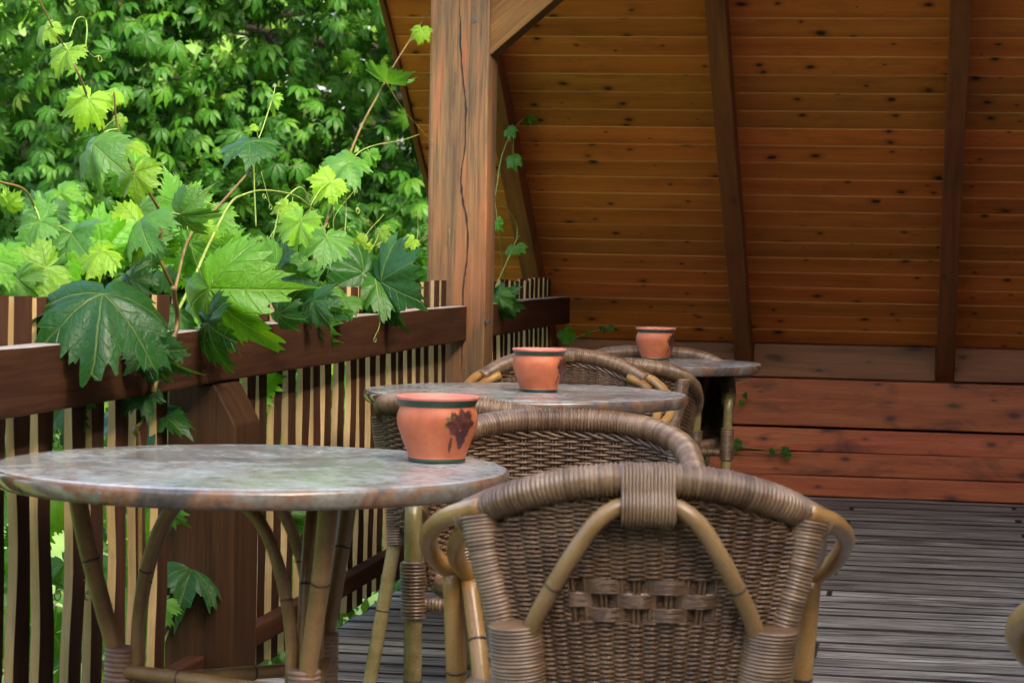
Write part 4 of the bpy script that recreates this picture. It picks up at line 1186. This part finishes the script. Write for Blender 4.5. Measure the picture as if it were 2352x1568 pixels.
def wall_shoot(label, stems, leaves, Y):
    r = thing('vine_shoot', label, 'vine shoot', tuple(at(stems[0][0][0], stems[0][0][1], 1, Y)))
    for pts in stems:
        P = [at(px, py, 1, Y - 0.02*math.sin(i)) - r.location for i, (px, py) in enumerate(pts)]
        Q = catmull([tuple(p) for p in P], 8); V, F = [], []
        sweep(V, F, Q, np.linspace(.0022, .0010, len(Q)), 5)
        obj('shoot', mesh_of('shoot', V, F, M['greenstem'], None, True), r)
    for (A, T, tone) in leaves:
        a, b_ = at(*A, 1, Y-0.015), at(*T, 1, Y-0.03)
        y_ = (b_-a); ln = y_.length*0.62; y_.normalize()
        z_ = camF - y_*camF.dot(y_); z_.normalize(); x_ = y_.cross(z_)
        o = obj('leaf', random.choice(LM), r)
        o.matrix_local = Matrix.Translation(a-r.location) @ (Matrix((x_, y_, z_)).transposed() @ Matrix.Rotation(rad(random.uniform(-40, 40)), 3, 'Y')).to_4x4() @ Matrix.Diagonal((ln, ln, ln, 1))
        o.color = (*TONE[tone], 1)
    return r
wall_shoot('vine shoot reaching out across the top red beam beside a chair', [[(1622, 925), (1655, 910), (1700, 900), (1712, 915), (1705, 935)], [(1630, 918), (1665, 890), (1720, 872)]],
           [((1645, 915), (1655, 940), 'm'), ((1705, 925), (1696, 938), 'b'), ((1710, 905), (1714, 918), 'm')], 10.79)
wall_shoot('trailing vine shoot with tiny leaves before the lower red boards', [[(1612, 1000), (1680, 1018), (1750, 1032), (1800, 1036), (1815, 1050)], [(1770, 1034), (1810, 1015), (1845, 1005)], [(1625, 1003), (1640, 1040), (1645, 1060)]],
           [((1620, 995), (1610, 1010), 'b'), ((1690, 1020), (1715, 1032), 'm'), ((1775, 1034), (1770, 1050), 'm'), ((1812, 1046), (1808, 1062), 'p'), ((1800, 1036), (1822, 1042), 'm')], 10.79)
wall_shoot('shaded vine shoot with one broad leaf at the end of the far railing', [[(1300, 790), (1330, 772), (1365, 760), (1395, 752), (1412, 750)]],
           [((1300, 765), (1325, 800), 'm'), ((1352, 762), (1345, 775), 'm'), ((1400, 750), (1415, 758), 'm'), ((1385, 752), (1392, 768), 'd')], 10.55)

# ================================================================== TREES AND GARDEN
def leafset(name, mat, pos, axis, nrm, size, tone, kind='palm', rng=None):
    """many leaves as one mesh: palm = seven drooping leaflets each, blade = one folded blade each"""
    rng = rng or np.random.default_rng(1)
    def leaflet(ang, L, wd, droop):
        c, s = math.cos(ang), math.sin(ang)
        m = np.array([(0, 0, 0), (0, .38, 0.02), (0, .72, -.04), (0, 1.0, -.16)])
        l = np.array([(-wd*.55, .40, .05), (-wd, .68, .03)]); r = l*np.array([-1, 1, 1])
        T = np.vstack([m, l, r])*L
        T[:, 2] -= droop*T[:, 1]**2/L
        x = T[:, 0]*c + T[:, 1]*s; y = -T[:, 0]*s + T[:, 1]*c
        return np.stack([x, y, T[:, 2]], 1)
    if kind == 'palm':
        parts = [leaflet(rad(a), L, .20*1.0, d) for a, L, d in ((0, 1, .4), (38, .95, .45), (-38, .95, .45), (78, .75, .5), (-78, .75, .5), (122, .5, .5), (-122, .5, .5))]
    else:
        parts = [leaflet(0, 1, .30, .2)]
    T = np.vstack(parts)
    tri = np.array([(0, 1, 4), (0, 6, 1), (1, 2, 5), (1, 5, 4), (1, 6, 7), (1, 7, 2), (2, 3, 5), (2, 7, 3)])
    TF = np.vstack([tri+8*k for k in range(len(parts))])
    n = len(pos)
    z = nrm/np.linalg.norm(nrm, axis=1)[:, None]
    y = axis - z*(axis*z).sum(1)[:, None]; y /= (np.linalg.norm(y, axis=1)[:, None]+1e-9)
    x = np.cross(y, z)
    V = pos[:, None, :] + size[:, None, None]*(T[None, :, 0:1]*x[:, None, :] + T[None, :, 1:2]*y[:, None, :] + T[None, :, 2:3]*z[:, None, :])
    nv = len(T)
    F = (TF[None, :, :] + (np.arange(n)*nv)[:, None, None]).reshape(-1, 3)
    me = bpy.data.meshes.new(name)
    me.vertices.add(n*nv); me.vertices.foreach_set('co', V.reshape(-1).astype(np.float32))
    me.loops.add(F.size); me.loops.foreach_set('vertex_index', F.reshape(-1).astype(np.int32))
    me.polygons.add(len(F))
    me.polygons.foreach_set('loop_start', np.arange(0, F.size, 3, dtype=np.int32))
    me.polygons.foreach_set('loop_total', np.full(len(F), 3, dtype=np.int32))
    me.materials.append(mat)
    at_ = me.attributes.new('tone', 'FLOAT', 'POINT'); at_.data.foreach_set('value', np.repeat(tone, nv).astype(np.float32))
    me.update(calc_edges=True); me.validate()
    me.polygons.foreach_set('use_smooth', np.ones(len(F), dtype=bool))
    return me

def crown_points(rng, c, R, nclump, per, face=None, clump_r=0.6, inner=0.2):
    P, O = [], []
    c = np.array(c); R = np.array(R)
    k = 0
    while k < nclump:
        d = rng.normal(size=3); d /= np.linalg.norm(d)
        if face is not None and d @ face < rng.uniform(-0.8, 0.9): continue
        q = rng.uniform(0.80, 1.04) if rng.random() > inner else rng.uniform(0.35, 0.8)
        cc = c + R*d*q
        n = int(per*rng.uniform(0.6, 1.4))
        e = rng.normal(size=(n, 3)); e /= np.linalg.norm(e, axis=1)[:, None]
        e = e + d*0.6 + np.array([0, 0, 0.25]); e /= np.linalg.norm(e, axis=1)[:, None]
        rr_ = clump_r*rng.uniform(0.5, 1.0, size=(n, 1))*np.array([1.15, 1.15, 0.8])
        P.append(cc + e*rr_); O.append(e)
        k += 1
    return np.vstack(P), np.vstack(O)

def limbs(V, F, base, top, c, R, rng, r0, nl):
    sweep(V, F, catmull([base, (np.array(base)*0.6+np.array(top)*0.4)+rng.normal(size=3)*0.12, top], 6), np.linspace(r0, r0*0.45, 13), 10)
    for k in range(nl):
        d = rng.normal(size=3); d[1] = abs(d[1]); d[2] = abs(d[2])*0.6; d /= np.linalg.norm(d)
        s = np.array(base)+(np.array(top)-np.array(base))*rng.uniform(0.35, 1.0)
        e = np.array(c)+np.array(R)*d*0.7
        m = (s+e)/2 + rng.normal(size=3)*0.25
        sweep(V, F, catmull([s, m, e], 6), np.linspace(r0*0.32, r0*0.05, 13), 6)

def tree(name, label, c, R, nclump, per, size, mat, kind, seed, r0, face=None, clump_r=0.6, inner=0.2, group=None):
    rng = np.random.default_rng(seed)
    t = thing(name, label, 'tree', (c[0], c[1], -0.9), 0, group)
    P, O = crown_points(rng, (0, 0, c[2]+0.9), R, nclump, per, face, clump_r, inner)
    n = len(P)
    nrm = O*0.9 + np.array([0, 0, 0.55]) + rng.normal(size=(n, 3))*0.35
    ax = O*0.5 + np.array([0, 0, -0.75]) + rng.normal(size=(n, 3))*0.35
    sz = size*rng.uniform(0.55, 1.4, n)
    tone = np.clip(rng.normal(0.45, 0.22, n), 0, 1)
    cr_ = obj('crown', leafset('crown', mat, P, ax, nrm, sz, tone, kind), t)
    V, F = [], []
    limbs(V, F, (0.6, 1.4, 0), (0.9, 1.6, c[2]+0.9+R[2]*0.3), (0, 0, c[2]+0.9), R, rng, r0, 26)
    obj('trunk', mesh_of('trunk', V, F, M['bark'], None, True), t)
    return t
fc = np.array([4.9, -18.5, -2.0]); fc /= np.linalg.norm(fc)
tree('chestnut_tree', 'broad horse chestnut tree with browning palmate leaves beyond the railing', (-4.75, 18.4, 2.6), (3.75, 3.4, 3.9), 600, 52, 0.098, M['chestnut'], 'palm', 3, 0.17, fc, 0.58, 0.34)
GT = [((-13.5, 31, 3.6), (4.6, 4.0, 5.2), 'pale sunlit tree standing behind the chestnut at its open side'), ((-8.0, 34, 4.0), (5.0, 4.0, 5.6), 'bright green tree hidden mostly behind the chestnut crown'), ((-20, 42, 4.6), (6.5, 5, 6.0), 'far rounded tree at the edge of the lawn')]
for k, (c, R, lab) in enumerate(GT):
    tree('garden_tree', lab, c, R, 300, 60, 0.30, M['garden'], 'blade', 20+k, 0.25, None, 0.9, 0.2, 'trees at the back of the garden')
def shrub(c, R, n, seed, label):
    rng = np.random.default_rng(seed)
    t = thing('shrub', label, 'shrub', (c[0], c[1], -0.9), 0, 'low shrubs below the railing')
    P, O = crown_points(rng, (0, 0, R[2]), R, n, 40, None, 0.22, 0.3)
    m = len(P)
    cr_ = obj('foliage', leafset('foliage', M['garden'], P, O*0.6+np.array([0, 0, -.5])+rng.normal(size=(m, 3))*.4, O+np.array([0, 0, .6])+rng.normal(size=(m, 3))*.4, 0.085*rng.uniform(.7, 1.3, m), np.clip(rng.normal(.55, .25, m), 0, 1), 'blade'), t)
    V, F = [], []
    for k in range(9):
        e = rng.normal(size=3)*np.array(R)*0.6; e[2] = abs(e[2])+R[2]
        sweep(V, F, catmull([(0, 0, 0), e*0.4+rng.normal(size=3)*.05, e], 5), np.linspace(.014, .004, 11), 5)
    obj('stem', mesh_of('stem', V, F, M['bark'], None, True), t)
SHL = ['low green shrub below the railing beside the stub post', 'low green shrub below the railing just past the stub post', 'low green shrub outside the tall timber post', 'low green shrub below the short far railing', 'low green shrub on the lawn under the eaves of the roof']
for k, (x, y) in enumerate(((-2.5, 5.2), (-2.6, 6.6), (-2.5, 8.0), (-2.7, 9.5), (-3.2, 11.2))):
    shrub((x, y), (0.62, 0.75, 0.42+0.05*(k % 2)), 26, 40+k, SHL[k])
